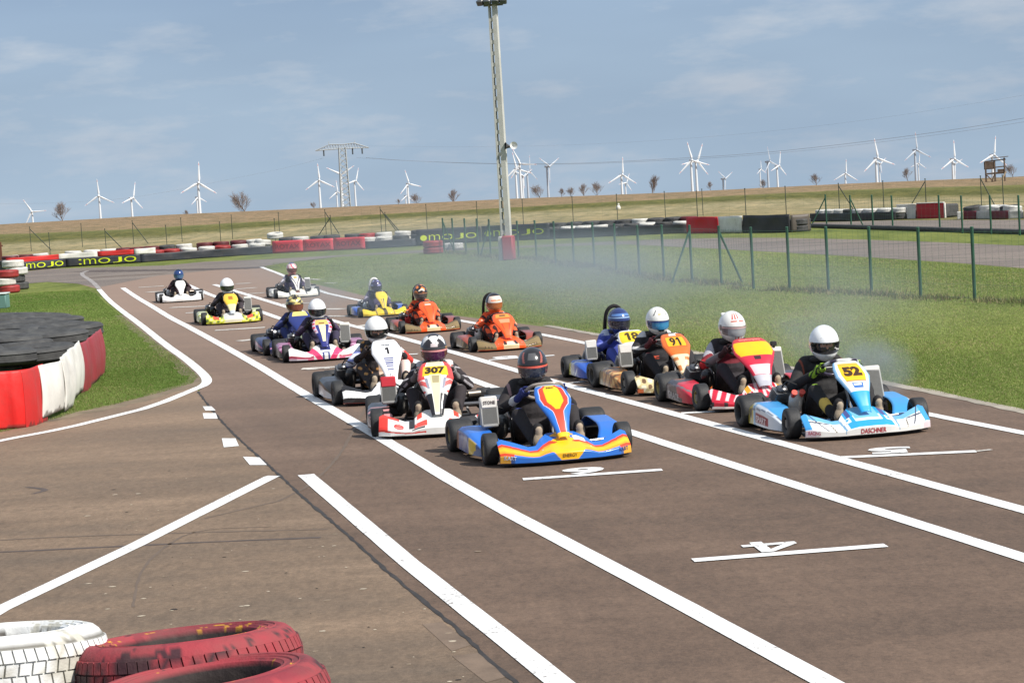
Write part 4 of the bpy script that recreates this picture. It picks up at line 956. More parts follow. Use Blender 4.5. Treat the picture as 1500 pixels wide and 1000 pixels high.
def chassis_mk(c):
    def f():
        b=MB(c)
        for s in (1,-1):
            b.tube([(s*.13,-.76,.075),(s*.24,-.62,.06),(s*.29,-.35,.055),(s*.33,.0,.055),(s*.31,.35,.06),(s*.29,.66,.075)],.015,8)
            b.tube([(s*.29,-.52,.09),(s*.50,-.52,.13)],.014,8); b.tube([(s*.33,-.25,.055),(s*.58,-.25,.07),(s*.60,.22,.07),(s*.33,.22,.055)],.010,6)
            b.tube([(s*.10,-.50,.12),(s*.46,-.44,.12)],.007,6,col=(.6,.6,.6))
        for y in (-.70,-.45,-.02,.33,.60): b.tube([(-.30,y,.058),(.30,y,.058)],.014,8)
        b.tube([(0,-.50,.10),(0,-.30,.40),(0,-.215,.53)],.010,8,col=(.25,.25,.25)); b.tube([(-.06,-.47,.06),(0,-.36,.30),(.06,-.47,.06)],.008,6)
        for s in (1,-1): b.tube([(s*.16,-.60,.06),(s*.16,-.62,.16),(s*.12,-.62,.20)],.008,6,col=(.5,.5,.5))
        for s in (1,-1): b.tube([(s*.20,-.72,.08),(s*.20,-.86,.12),(s*-.0,-.88,.12)],.009,6,col=(.4,.4,.4))
        return b
    return f
def seat_mk(c):
    def f():
        b=MB(c)
        def fn(u,v):
            a=u*1.9; w=.19+.015*v; back=.5+.5*np.cos(a); h=.05+(.10+.34*back**1.2+.06*(1-back))*v
            return np.stack([w*np.sin(a),.24+.05*v+(.17+.07*v)*np.cos(a)-.02,h],-1)
        b.grid(fn,31,10); b.box((0,.24,.06),(.30,.32,.03),bev=.012); return b
    return f
def engine_mk():
    b=MB(lin(70,70,72)); b.box((-.40,.30,.17),(.17,.24,.15),bev=.03); 
    for i in range(7): b.box((-.40,.24-.012*i,.255+.013*i),(.15-.003*i,.15,.006),col=lin(150,150,150),rot=(.35,0,0))
    b.box((-.40,.15,.35),(.09,.10,.04),bev=.015,col=lin(120,120,122),rot=(.35,0,0)); b.tube([(-.40,.14,.37),(-.38,.06,.42),(-.30,.02,.38)],.008,6,col=(.02,.02,.02))
    b.lathe([(.0,-.03),(.07,-.03),(.075,0),(.07,.03),(0,.03)],20,Matrix.Translation((-.27,.42,.14))@RX,col=lin(140,140,140))
    return b
def exhaust_mk():
    b=MB(lin(120,112,104)); b.tube([(-.36,.42,.20),(-.30,.56,.22),(-.10,.66,.24),(.12,.68,.24),(.30,.66,.22)],[.02,.03,.055,.05,.025],12); b.tube([(.30,.66,.22),(.42,.70,.22)],.04,12); return b
def airbox_mk(c,two):
    def f():
        b=MB(c); b.lathe([(0,-.09),(.05,-.09),(.06,-.07),(.06,.05),(.045,.08),(.03,.10),(0,.10)],20,Matrix.Translation((-.33,.02,.24))@Matrix.Rotation(.5,4,'X'))
        if two is not None:
            for dx in (-.035,.035): b.tube([(-.33+dx,-.03,.30),(-.33+dx,-.075,.335)],[.022,.026],14,col=two)
        b.tube([(-.33,.10,.2),(-.36,.2,.2)],.03,10,col=(.02,.02,.02)); return b
    return f
def radiator_mk(kind,ctop):
    def f():
        b=MB(lin(128,128,126))
        if kind=='L': c,s,rt=(-.445,-.06,.345),(.135,.045,.175),(-.12,0,.05)
        else: c,s,rt=(.39,.06,.325),(.145,.045,.30),(-.40,0,-.06)
        Mx=np.array(Euler(rt).to_matrix()); 
        b.box(c,(s[0],s[1],s[2]*.86),rot=rt,col=lin(96,96,94)); 
        for i in range(16):
            o=np.array((-s[0]*.44+s[0]*.88*i/15,-s[1]*.5,0)); b.box(np.array(c)+Mx@o,(.003,.008,s[2]*.82),rot=rt,col=lin(140,140,136))
        for x_ in (-.5,.5): b.box(np.array(c)+Mx@np.array((x_*s[0],0,0)),(.014,s[1]*1.15,s[2]*.9),rot=rt,col=lin(165,165,162),bev=.004)
        hh=.10 if kind=='L' else .05
        b.box(np.array(c)+Mx@np.array((0,-.004,s[2]*.43+hh*.35)),(s[0]*1.06,s[1]*1.3,hh),rot=rt,bev=.010,col=ctop); b.box(np.array(c)+Mx@np.array((0,0,-s[2]*.45)),(s[0]*1.04,s[1]*1.2,.035),rot=rt,bev=.01,col=lin(150,150,148))
        b.tube([np.array(c)+Mx@np.array((s[0]*.3,0,-s[2]*.5)),np.array(c)+Mx@np.array((s[0]*.1,.12,-s[2]*.62)),(np.sign(c[0])*.34,.26,.16)],.014,8,col=(.02,.02,.02)); return b
    return f
def wheel_mk(c1,c2):
    def f():
        b=MB(c1); n=Vector((0,.50,.866)); up=Vector((0,-.866,.50)); C=Vector((0,-.205,.535)); R=.155; k=40; pts=[]; cc=[]
        for i in range(k):
            a=2*PI*i/k; x=math.sin(a)*R; y=math.cos(a)*R
            if y>R*.72: y=R*.72+(y-R*.72)*.35
            pts.append(C+Vector((1,0,0))*x+up*y)
        v0=len(b.v); b.tube(pts,.0145,10,closed=True)
        col=np.tile(np.array(c1,float),(k*10,1))
        for i in range(k):
            a=math.degrees(2*PI*i/k)
            if c2 is not None and (a<22 or a>338 or 48<a<66 or 294<a<312): col[i*10:(i+1)*10]=c2
        b.c[v0]=col
        for a in (PI/2,-PI/2,PI): b.tube([C,C+Vector((1,0,0))*math.sin(a)*R*.95+up*math.cos(a)*R*.95],.008,6,col=(.12,.12,.12))
        b.ball(C,(.035,.035,.02),12,6,col=(.1,.1,.1)); return b
    return f
def hoop_mk(c):
    def f():
        b=MB(c); P=[(-.125,.44,.26),(-.13,.40,.58),(-.125,.34,.78),(-.09,.31,.87),(-.015,.30,.905),(.06,.31,.87),(.095,.34,.78),(.10,.40,.58),(.10,.44,.26)]; Q=smoothline3([Vector(p) for p in P]); b.tube(Q,.024,10); return b
    return f
def bumper_mk(): 
    b=MB((.025,.025,.028)); 
    b.box((0,.80,.15),(1.16,.09,.13),bev=.04); b.box((-.46,.74,.17),(.20,.10,.20),bev=.04); b.box((.46,.74,.17),(.20,.10,.20),bev=.04); b.tube([(-.29,.66,.07),(-.29,.78,.12)],.012,6,col=(.3,.3,.3)); b.tube([(.29,.66,.07),(.29,.78,.12)],.012,6,col=(.3,.3,.3)); return b
def axle_mk(): return MB((.22,.22,.23)).tube([(-.60,.525,.14),(.60,.525,.14)],.022,10).lathe([(0,-.004),(.09,-.004),(.09,.004),(0,.004)],20,Matrix.Translation((.2,.525,.14))@RX)
def tray_mk(): return MB(lin(118,116,112)).box((0,-.42,.035),(.56,.70,.012),bev=.004)
# ------------------------------------------------------------ driver body
def cap(b,p,q,r1,r2,n=14,k=4):
    p,q=Vector(p),Vector(q); b.tube([p.lerp(q,i/k) for i in range(k+1)],[r1+(r2-r1)*i/k for i in range(k+1)],n); b.ball(p,r1,12,8); b.ball(q,r2,12,8)
def body_mesh(lean=0.,hx=.0,spread=1.0,seed=0):
    b=MB(); ch=Vector((hx,.28+lean,.45)); pe=Vector((0,.25,.17))
    b.ball(pe,(.165,.14,.12)); b.ball(pe.lerp(ch,.5),(.14,.11,.15)); b.ball(ch,(.165,.115,.145)); b.ball(ch+Vector((0,-.03,.03)),(.16,.115,.10))
    for s in (1,-1): b.ball(ch+Vector((s*.145,.0,.06)),(.072,.078,.072))
    cap(b,ch+Vector((-.13,.01,.085)),ch+Vector((.13,.01,.085)),.07,.07); cap(b,ch+Vector((0,-.01,.08)),ch+Vector((0,-.08,.20)),.068,.06)
    J={}
    for s in (1,-1):
        sh=ch+Vector((s*.165,-.005,.055)); el=Vector((s*.31*spread+hx*.4,.13,.36)); wr=Vector((s*.195,-.09,.475)); hd=Vector((s*.168,-.165,.525))
        cap(b,sh,el,.066,.050); cap(b,el,wr,.049,.034); cap(b,wr,hd,.030,.030,k=2)
        b.ball(hd+Vector((s*.010,.012,.0)),(.026,.036,.040),12,8)
        # fingers curled round the rim
        up=Vector((s*.10,-.80,.48)).normalized(); rc=Vector((s*.155,-.205,.535)); out=Vector((s,0,0)); nn=Vector((0,.5,.866))
        for i in range(4):
            c=rc+up*(.030-.0205*i)-up*.004; rr=(.0088,.0095,.0092,.0080)[i]; le=(.9,1.05,1.0,.8)[i]
            a0=c+out*.032+nn*.004; a1=c+out*.020-nn*.027*le; a2=c-out*.012-nn*.029*le; a3=c-out*.028-nn*.010*le
            b.tube([a0,a0.lerp(a1,.5)+out*.004,a1,a2,a3],[rr*1.15,rr*1.1,rr,rr*.95,rr*.8],8); b.ball(a3,rr*.8,8,6)
        t0=hd+nn*.018; t1=rc+up*.042+nn*.022+out*.012; t2=rc+up*.056+nn*.016-out*.016; b.tube([t0,t1,t2],[.013,.011,.009],8); b.ball(t2,.009,8,6)
        hp_=Vector((s*.10,.18,.16)); kn=Vector((s*.225*spread,-.20,.345)); an=Vector((s*.175,-.54,.135)); 
        cap(b,hp_,kn,.088,.062); cap(b,kn,an,.060,.040)
        cap(b,an+Vector((0,-.01,-.03)),an+Vector((-s*.005,-.075,.135)),.046,.044,k=3); b.ball(an+Vector((-s*.003,-.065,.07)),(.054,.036,.115),12,8)
    o=b.build('tmp',None,smooth=0); md=o.modifiers.new('r','REMESH'); md.mode='VOXEL'; md.voxel_size=.0085; md2=o.modifiers.new('s','SMOOTH'); md2.factor=.5; md2.iterations=3
    dg=bpy.context.evaluated_depsgraph_get(); dg.update(); ev=o.evaluated_get(dg); me=bpy.data.meshes.new_from_object(ev); bpy.data.objects.remove(o)
    V=np.zeros(len(me.vertices)*3,'f'); me.vertices.foreach_get('co',V); V=V.reshape(-1,3).astype(float)
    # cloth folds
    w=np.clip((V[:,1]+.45)/.2,0,1)*np.clip((.60-V[:,2])/.1,0,1)*np.clip((V[:,1]+.07)/.06,0,1)
    f=fbm3(V*np.array((1,1,1.6)),26,seed+20)*.0045*w; 
    Nn=np.zeros(len(V)*3,'f'); me.vertex_normals.foreach_get('vector',Nn) if hasattr(me,'vertex_normals') else None
    V+=Nn.reshape(-1,3)*f[:,None]; me.vertices.foreach_set('co',V.reshape(-1).astype('f'))
    me.polygons.foreach_set('use_smooth',[True]*len(me.polygons)); me.update(); return me,V
BODIES=[body_mesh(0,0,1.0,0),body_mesh(-.02,.02,1.06,5),body_mesh(.02,-.015,.97,9)]
def suit(V,c,arm=None,glove=B_,shoe=B_,extra=None,leg=None,sole=lin(176,160,138),cuff=None):
    C=np.tile(np.asarray(c,float),(len(V),1)); x,y,z=V.T; ax=np.abs(x)
    isleg=(y<.16)&(z<.42)&~((z>.30)&(y>-.13)&(ax>.24)); isarm=(ax>.185)&(z>.33)&(y<.36)&~isleg
    if leg is not None: C=sel(C,isleg,leg)
    if arm is not None: C=sel(C,isarm,arm)
    if extra: C=extra(C,x,y,z,isarm,isleg)
    if cuff is not None: C=sel(C,(y<-.035)&(y>-.085)&(z>.40),cuff)
    C=sel(C,(y<-.085)&(z>.40),glove); 
    ft=(y<-.50)&(z<.36); C=sel(C,ft,shoe); 
    C=sel(C,ft&(y<-.575-.0*z)&(z<.30)&((y+.54)+(z-.12)*.30<-.062),sole)
    return C
# ------------------------------------------------------------ helmets
def hdir(az,el): return np.stack([np.sin(az)*np.cos(el),-np.cos(az)*np.cos(el),np.sin(el)],-1)
def hsurf(az,el,off=0):
    d=hdir(az,el); r=1/np.sqrt((d[:,0]/.128)**2+(d[:,1]/.158)**2+(d[:,2]/.152)**2)
    fr=np.clip(np.cos(az),0,1)**2; low=np.clip((-el-.12)/.5,0,1)
    r=r*(1+.16*fr*low*np.clip(1.1-low*.2,0,1)); r=r+off
    P=d*r[:,None]; P[:,2]=np.maximum(P[:,2],-.160+.0*P[:,1]); return P
EL0,EL1=-.44,.07
def port(az,el): return (np.abs(az)<1.22-.25*np.clip(-el,0,1))&(el>EL0+.02*np.cos(az*2))&(el<EL1)
def make_helmet(parent,col,visor,loc,rz=0,rx=0,open_=False,spoiler=None,skin=(.42,.24,.17)):
    b=MB()
    def fn(u,v):
        az=u*PI; el=-1.15+(PI/2+1.15)*v; P=hsurf(az,el)
        m=port(az,el); P=np.where(m[:,None],hsurf(az,el,-.034 if open_ else -.006),P); return P
    def cf(u,v):
        az=u*PI; el=-1.15+(PI/2+1.15)*v; C=col(az,el) if callable(col) else np.tile(np.asarray(col,float),(len(u),1))
        C=sel(C,port(az,el),(.012,.012,.013)); 
        big=(np.abs(az)<1.29)&(el>EL0-.045)&(el<EL1+.04)&~port(az,el); C=sel(C,big,np.array((.02,.02,.022)))
        return sel(C,el<-1.02,(.02,.02,.022))
    b.grid(fn,110,64,cf); h=b.build('helmet',HELM,parent,smooth=55); h.location=loc; h.rotation_euler=(rx,0,rz)
    if visor is not None:
        vb=MB(visor[0])
        def vf(u,v): return hsurf(u*1.27,EL0-.02+(EL1-EL0+.045)*v,.004)
        def vc(u,v):
            C=np.tile(np.asarray(visor[0],float),(len(u),1))
            if len(visor)>1: C=sel(C,(v>.80),visor[1])
            if len(visor)>2: C=sel(C,(v<=.80)&(np.abs(u)>.55),visor[2])
            return C
        vb.grid(vf,40,14,vc); vb.build('visor',GLASS,h,smooth=60)
    if open_:
        fb_=MB(skin); fb_.ball((0,-.075,-.01),(.066,.050,.085),18,14); fb_.ball((0,-.128,-.018),(.012,.014,.020),10,8)
        for s in (1,-1): fb_.ball((s*.028,-.120,.006),(.013,.006,.0065),10,6,col=(.65,.62,.58)); fb_.ball((s*.028,-.1255,.006),(.0055,.003,.0055),8,6,col=(.03,.02,.02)); fb_.box((s*.028,-.122,.024),(.032,.008,.006),rot=(0,s*-.12,0),col=(.06,.04,.03))
        fb_.build('face',mat_or('skin',lambda:mat_vc('skin',.55,.05,20)),h,smooth=60)
        pv=MB((.03,.03,.03)); pv.grid(lambda u,v:hsurf(u*1.25,EL1+.02+.06*v,.006),30,4); pv.build('visor',GLASS,h,smooth=60)
    if spoiler is not None:
        sb=MB(spoiler); sb.box((0,.12,.09),(.10,.09,.02),rot=(.55,0,0),bev=.008); sb.build('spoiler',HELM,h)
    for s in (1,-1): MB((.05,.05,.05)).lathe([(.016,0),(.014,.006),(0,.007)],14,Matrix.Translation((s*.120,-.035,.0))@Matrix.Rotation(s*PI/2,4,'Y')).build('visor_pivot',GLASS,h)
    return h
def mat_or(n,f): return MATS[n] if n in MATS else f()
# ------------------------------------------------------------ assembling one kart and its driver
LANE=12.5
def place(px,py,deg,lx=0,ly=-.955,z=.035):
    g=G(px,py,z); a=math.radians(deg); x=lx*math.cos(a)-ly*math.sin(a); y=lx*math.sin(a)+ly*math.cos(a); return (g.x-x,g.y-y,0),a
def build_kart(s):
    ks=s.get('ks',1); loc,a=place(*s['nose'],s.get('deg',LANE),ly=-.955*ks,z=.035*ks); k=empty('racing_kart',loc,a,label=s['label'],cat='racing kart',group='karts in two grid lanes'); k.scale=(ks,ks,ks)
    fc=s.get('frame',lin(40,40,42)); fk=str(tuple(np.round(fc,2)))
    part('chassis','chassis#'+fk,chassis_mk(fc),METAL if s.get('fm') else BODY,k); part('floor_tray','floor_tray',tray_mk,METAL,k)
    part('rear_axle','rear_axle',axle_mk,METAL,k); part('rear_bumper','rear_bumper',bumper_mk,PLAIN,k); 
    sc_=s.get('seat',B_); part('seat','seat#'+str(sc_),seat_mk(sc_),BODY,k,solid=.008)
    e=part('engine','engine',engine_mk,METAL,k); part('exhaust_pipe','exhaust_pipe',exhaust_mk,METAL,e)
    ab=s.get('airbox',(B_,None)); part('airbox','airbox#'+str(ab),airbox_mk(*ab),BODY,k)
    rd_=s.get('rad')
    if rd_: 
        r_=part('radiator','radiator#'+rd_[0]+str(rd_[1]),radiator_mk(*rd_[:2]),PLAIN,k)
        if len(rd_)>2 and rd_[2]:
            t_,tc_=rd_[2]
            decal('lettering',t_,(lambda u,v:np.array((-.445,-.06,.345))+np.stack([.065*u,-.0345+0*u,.075+.08*v],-1)@np.array(Euler((-.12,0,.05)).to_matrix()).T),0,.42,1.6,.36,tc_,r_,bold=.03,off=.004)
    if s.get('acam'): MB((.015,.015,.016)).box((.395,.10,.525),(.06,.035,.045),bev=.006).box((.395,.10,.492),(.02,.02,.03)).build('action_camera',PLAIN,k)
    part('steering_wheel','steering_wheel#'+str(s.get('sw')),wheel_mk(*s.get('sw',(B_,None))),BODY,k)
    if s.get('hoop') is not None: part('padded_hoop','padded_hoop#'+str(s['hoop']),hoop_mk(s['hoop']),CLOTH,k)
    rc=s.get('rim',lin(120,108,84)); rk=str(tuple(np.round(rc,2)))
    for (x,y,r,w,st) in ((-.555,-.525,.130,.118,s.get('steer',0)),(.555,-.525,.130,.118,s.get('steer',0)),(-.582,.525,.142,.205,0),(.582,.525,.142,.205,0)):
        q=link('wheel',lib('wheel#h',lambda:MB((.08,.08,.08)).lathe([(0,-.05),(.035,-.05),(.035,.05),(0,.05)],16,RX),METAL),METAL,k); q.location=(x,y,r-.002); q.rotation_euler=(0,0,st)
        part('tyre',f'tyre#{r}',tyre_mk(r,w),TYRE,q); part('rim',f'rim#{r}{rk}',rim_mk(r,w,rc),METAL,q)
    # bodywork
    b=MB(); b.grid(nose_fn,*NOSE_N,s['nosef']); n=b.build('front_fairing',BODY,k,smooth=50,solid=.009)
    MB((.02,.02,.022)).grid(lambda u,v:np.stack([.52*u,-.925+.10*np.abs(u)**1.8+.25*v,.028+.03*v],-1),30,3).build('fairing_lip',PLAIN,n,solid=.006)
    for (t,u,v,du,dv,c) in s.get('ntext',()): decal('lettering',t,nose_fn,u,v,du,dv,c,n,bold=.02,off=.003)
    pf=panel_maker(**s.get('pshape',{})); b=MB(); b.grid(pf,81,121,s['panelf']); b.f=[q[::-1] for q in b.f]; p=b.build('front_panel',BODY,k,smooth=50,solid=.008)
    for (t,u,v,du,dv,c) in s.get('ptext',()): decal('number' if t.strip('=').isdigit() else 'lettering',t,pf,u,v,du,dv,c,p,bold=s.get('bold',.03),off=-.003,flipv=True)
    for sx,nm in ((-1,'l'),(1,'r')):
        f=pod_fn(sx); b=MB(); b.grid(f,49,25,s['podf']); 
        if sx==-1: b.f=[q[::-1] for q in b.f]
        q=b.build('side_pod',BODY,k,smooth=50,solid=.008)
        if sx==-1:
            for (t,u,v,du,dv,c) in s.get('podtext',()): decal('lettering',t,lambda u_,v_:f(-u_,v_)*1.0,-u,v,du,dv,c,q,bold=.02,off=-.004 if False else .006)
    # driver
    me,V=BODIES[s.get('body',0)]; me=me.copy(); me.name='person'; C=s['suit'](V)
    at=me.color_attributes.new('Col','FLOAT_COLOR','POINT'); at.data.foreach_set('color',np.concatenate([np.clip(C,0,1),np.ones((len(C),1))],1).astype('f').ravel())
    o=link('person',me,CLOTH); o.location=loc; o.rotation_euler=(0,0,a); o.scale=(ks,ks,ks); tag(o,s['plabel'],'person','kart drivers')
    ho=s.get('hoff',(0,0,0)); hl=(s.get('hx',0)+ho[0],.155+ho[1],.718+ho[2])
    hm=make_helmet(o,s['helm'],s.get('visor',((.02,.02,.03),)),hl,s.get('hrz',0),s.get('hrx',.09),s.get('open',False),s.get('spoiler')); hs=1 if ks>.95 else min(1.12,.96/ks); hm.scale=(hs,hs,hs); hm.location.z+=.1*(hs-1)
    cl=MB((.02,.02,.02)) if s.get('collar',True) is True else MB(s['collar']); cl.tube([(.095*math.sin(t),.20-.075*math.cos(t),.575+.012*math.cos(t)) for t in np.linspace(0,2*PI,24)[:-1]],.026,8,closed=True); cl.build('collar',CLOTH,o)
    return k,o
# ------------------------------------------------------------ liveries
def C_(*a): return lin(*a)
BLUE=lin(40,112,205); YELW=lin(250,190,20); ORG=lin(252,92,32); ORR=lin(226,60,24); CYAN=lin(36,160,222); LBL=lin(140,190,228); WH=lin(236,236,232); CRM=lin(232,222,178)
def plateband(C,u,v,v0,v1,uw,c): return sel(C,(v>v0)&(v<v1)&(np.abs(u)<uw),c)
def n_k6(u,v):
    C=base(u,BLUE); au=np.abs(u); m=.40-.10*np.cos(au*3)*0
    t=v-(.44+.07*(au>.5)*(au-.5)*2); C=sel(C,(t>-.08)&(t<.20),lin(250,160,30)); C=sel(C,(t>.20)&(t<.30),lin(222,66,30)); C=sel(C,(t>.02)&(t<.14),lin(252,186,30))
    C=sel(C,(au>.80)&(v<.40),lin(60,96,160)); C=sel(C,(au>.86)&(v<.34)&(v>.06),lin(232,170,60)); C=sel(C,(au>.80)&(v>.30)&(v<.44),lin(226,70,36))
    C=sel(C,(au<.13+.14*np.clip(1-np.abs(v-.42)/.35,0,1)-.05*np.sin(v*40)*(v>.5))&(v>.08),lin(250,190,24)); C=sel(C,(u>.16)&(u<.32)&(v>.70)&(v<.86),WH)
    return C
def p_k6(u,v):
    C=base(u,BLUE); au=np.abs(u); w=np.interp(v,[.05,.10,.45,.60,.61,1],[.35,.62,.66,.30,.30,.34]); C=sel(C,(au<w+.16),lin(196,206,230)); C=sel(C,(au<w+.11),lin(214,62,30))
    wi=np.interp(v,[.06,.10,.42,.55,.551,1],[.30,.45,.48,.16,.0,.0]); C=sel(C,(au<wi),lin(252,196,16)); C=sel(C,v<.035,lin(150,156,160)); C=sel(C,(v>.93),lin(250,190,24)); return C
def pod_k6(u,v):
    C=base(u,lin(60,92,150)); C=sel(C,v>.66,BLUE); C=sel(C,(u<-.42)&(u>-.80)&(v<.66),lin(226,190,50)); n=np.sin(u*7+v*5); C=sel(C,(n>.55)&(v<.6),lin(120,130,160)); C=sel(C,(u>.55)&(v<.62),lin(150,96,70)); return C
def s_black(acc=None,**k):
    def f(V):
        def ex(C,x,y,z,ia,il):
            if acc is not None:
                C=sel(C,(np.abs(np.abs(x)-.20)<.012)&(z>.47)&(y<.36),acc); C=sel(C,il&(np.abs(np.abs(x)-.235)<.008)&(y>-.2)&(z>.28)&(y<.05),acc)
            return C
        return suit(V,lin(38,34,36),extra=ex,**k)
    return f
def h_solid(c): return lambda az,el: np.tile(np.asarray(c,float),(len(az),1))
def h_k6(az,el):
    C=base(az,lin(34,32,34)); a=np.abs(az); C=sel(C,(np.abs(a-.55-.5*(el-.3))<.09)&(el>.25)&(el<.95),lin(170,92,80)); C=sel(C,(a<.28)&(el>.42)&(el<.85),lin(86,86,88)); C=sel(C,(el<-.5)&(a<.5),lin(70,70,72)); return C
def h_307(az,el):
    C=base(az,lin(60,58,58)); a=np.abs(az); C=sel(C,(el>.25),lin(40,36,38)); z=.36+.5*np.abs(np.sin(a*3.2)); C=sel(C,(el>z)&(el<1.15+.2*np.sin(a*8)),WH); C=sel(C,(a<.22)&(el>.30)&(el<.5),lin(210,196,196)); C=sel(C,(el>1.1),lin(46,38,40)); C=sel(C,(a>.95)&(el<.25)&(el>-.5),lin(170,120,40)); C=sel(C,(el<-.42),lin(70,66,64)); C=sel(C,(a<.3)&(el<-.5),lin(180,176,170)); return C
def h_52(az,el):
    C=base(az,lin(240,242,242)); 
    for a0 in (-.35,.05,.4): C=sel(C,(np.abs(az-a0)<.05)&(np.abs(el-.42)<.05)&(np.abs(np.abs(az-a0)-(.42-el)*.6)<.02),lin(150,150,150))
    C=sel(C,(np.abs(az-.0)<.16)&(np.abs(el+.58)<.03),lin(190,192,192)); return C
def h_91(az,el):
    C=base(az,lin(236,236,230)); a=np.abs(az); C=sel(C,(np.abs(a-.62+.35*(el-.5))<.055)&(el>.5)&(el<1.05),lin(50,50,54)); C=sel(C,(a<.24)&(el>.52)&(el<.68),lin(206,190,150)); C=sel(C,(a<.42-.9*np.clip(-el-.36,0,1))&(el<-.34)&(el>-.62),lin(20,22,30)); return C
def h_red(az,el):
    C=base(az,lin(236,234,228)); a=np.abs(az); C=sel(C,(np.abs(np.mod(az+.06,.22)-.11)<.045)&(a<.5)&(el>.62)&(el<1.1),lin(200,60,44)); C=sel(C,(a<.5)&(np.abs(el-.46)<.04),lin(196,80,50)); C=sel(C,(a<.30)&(np.abs(np.mod(az+.1,.2)-.1)<.04)&(el<-.45)&(el>-.72),lin(190,70,50)); C=sel(C,(a>1.3)&(a<1.7)&(np.abs(el)<.2),lin(110,100,100)); return C
def h_gold(az,el):
    C=base(az,lin(120,112,84)); n=np.sin(az*5+el*7)+np.sin(el*13-az*3); C=sel(C,n>.4,lin(206,186,110)); C=sel(C,n<-.7,lin(40,36,34)); C=sel(C,(np.abs(az)<.5)&(el>.25)&(np.abs(el-.4-np.abs(az)*.5)<.1),lin(240,226,150)); C=sel(C,(np.abs(az)<.3)&(el>.75),lin(40,34,30)); return C
def h_or1(az,el):
    C=base(az,lin(44,36,34)); n=np.sin(az*6)+np.cos(el*9+az*2); C=sel(C,n>.5,lin(226,130,60)); C=sel(C,(np.abs(az)<.4)&(el>.3)&(np.abs(el-.55+np.abs(az)*.6)<.10),lin(240,226,206)); C=sel(C,el<-.4,lin(110,100,96)); return C
def h_or2(az,el):
    C=base(az,lin(236,214,200)); a=np.abs(az); C=sel(C,(el>.85)|((a>1.0)&(el>.1)),lin(32,28,30)); C=sel(C,(el<-.15),lin(232,96,44)); C=sel(C,(a<.6)&(el>.28)&(el<.42),lin(236,130,80)); return C
def h_w2(az,el):
    C=base(az,lin(232,214,210)); n=np.sin(az*7+el*4); C=sel(C,n>.5,lin(214,90,110)); C=sel(C,(el>.95),lin(80,80,120)); C=sel(C,el<-.3,lin(206,120,110)); return C
def h_blue(az,el):
    C=base(az,lin(36,52,104)); C=sel(C,(np.abs(el-.62)<.10)&(np.abs(az)<1.2),lin(90,130,190)); C=sel(C,(np.abs(el-.40)<.04),lin(150,180,215)); return C
def h_teal(az,el): return sel(base(az,lin(34,60,112)),el>.9,lin(24,30,44))
def h_yel(az,el): return sel(base(az,lin(58,52,84)),np.sin(az*5)+np.sin(el*8)>1,lin(150,150,190))
# noses
def nband(C,u,v,f): return C
def n_52(u,v):
    C=base(u,WH); au=np.abs(u); C=sel(C,(au<.36)&(v>.30),CYAN); C=sel(C,(au<.36-.06*np.sin(v*30))&(v>.58)&(v<.74)&(np.sin(au*44)>-.1),WH); C=sel(C,(au<.20)&(v>.62),lin(120,190,226)); C=sel(C,(au<.22)&(v>.54)&(v<.62),WH)
    C=sel(C,(au>.24)&(au<.32)&(v>.74),lin(70,80,140)); C=sel(C,(np.abs(au-.40-.05*v)<.018),LBL*.7); C=sel(C,(au>.46)&(v>.78),lin(110,176,222)); C=sel(C,(au>.62)&(np.abs(v-.74+.2*(au-.6))<.03),lin(70,80,100)); C=sel(C,(au>.90)&(v>.30),lin(60,150,214)); C=sel(C,(au>.86)&(v<.30)&(v>.08),lin(226,206,212)); C=sel(C,(np.abs(au-.82+.3*(.8-v))<.014)&(v>.3),lin(60,64,84)); C=sel(C,(au<.42)&(v<.30),WH); C=sel(C,(np.abs(au-.54-.1*v)<.012)&(v>.25)&(v<.7),lin(120,110,96)); return C
def p_52(u,v):
    C=base(u,LBL); au=np.abs(u); C=sel(C,au<.86,WH); C=sel(C,(au<.68)&(v>.06)&(v<.46),YELW); C=sel(C,(au<.62)&(v<.12)&(v>.07),lin(200,170,60)); C=sel(C,(v>.66),CYAN); C=sel(C,(au<.42)&(np.abs(v-.56-.0*u)<.05),lin(60,110,180)); C=sel(C,(au<.3)&(np.abs(v-.545)<.02),WH); C=sel(C,(au<.7)&(v>.46)&(v<.49),lin(216,140,80)); return C
def pod_52(u,v):
    C=base(u,lin(220,226,232)); C=sel(C,(u>.50)&(v<.68),lin(206,186,60)); C=sel(C,(u>.62)&(u<.84)&(v>.18)&(v<.56)&((np.abs(u-.73)>.05)|(v>.3)),lin(96,84,30)); C=sel(C,(u>.36)&(u<.50),lin(130,180,214)); C=sel(C,v<.10,LBL); C=sel(C,np.abs(v-.60+.12*u)<.018,lin(90,100,120)); C=sel(C,(u<.36)&(u>-.52)&(v>.22)&(v<.46),lin(150,38,52)); C=sel(C,v>.74,lin(60,150,214)); return C
def n_307(u,v):
    C=base(u,WH); au=np.abs(u); C=sel(C,(au<.40)&(au>.18)&(v>.40)&(v<.62),lin(228,74,58)); C=sel(C,(au<.36)&(v>.78)&(au>.27),lin(232,70,54)); C=sel(C,(np.abs(au-.44)<.05)&(v>.45),lin(40,34,36)); C=sel(C,(au>.84)&(v>.25),lin(230,56,40)); C=sel(C,(au>.66)&(v>.88),lin(226,70,60)); 
    e=((au-.66)/.085)**2+((v-.56)/.16)**2; C=sel(C,e<1,lin(214,60,56)); C=sel(C,(e<.55)&(np.sin(v*40)>0),lin(234,150,140)); C=sel(C,(np.abs(v-.14-.10*au)<.03)&(au>.2),lin(222,64,54)); C=sel(C,(au>.22)&(au<.44)&(v<.40)&(v>.30),lin(46,36,38)); return C
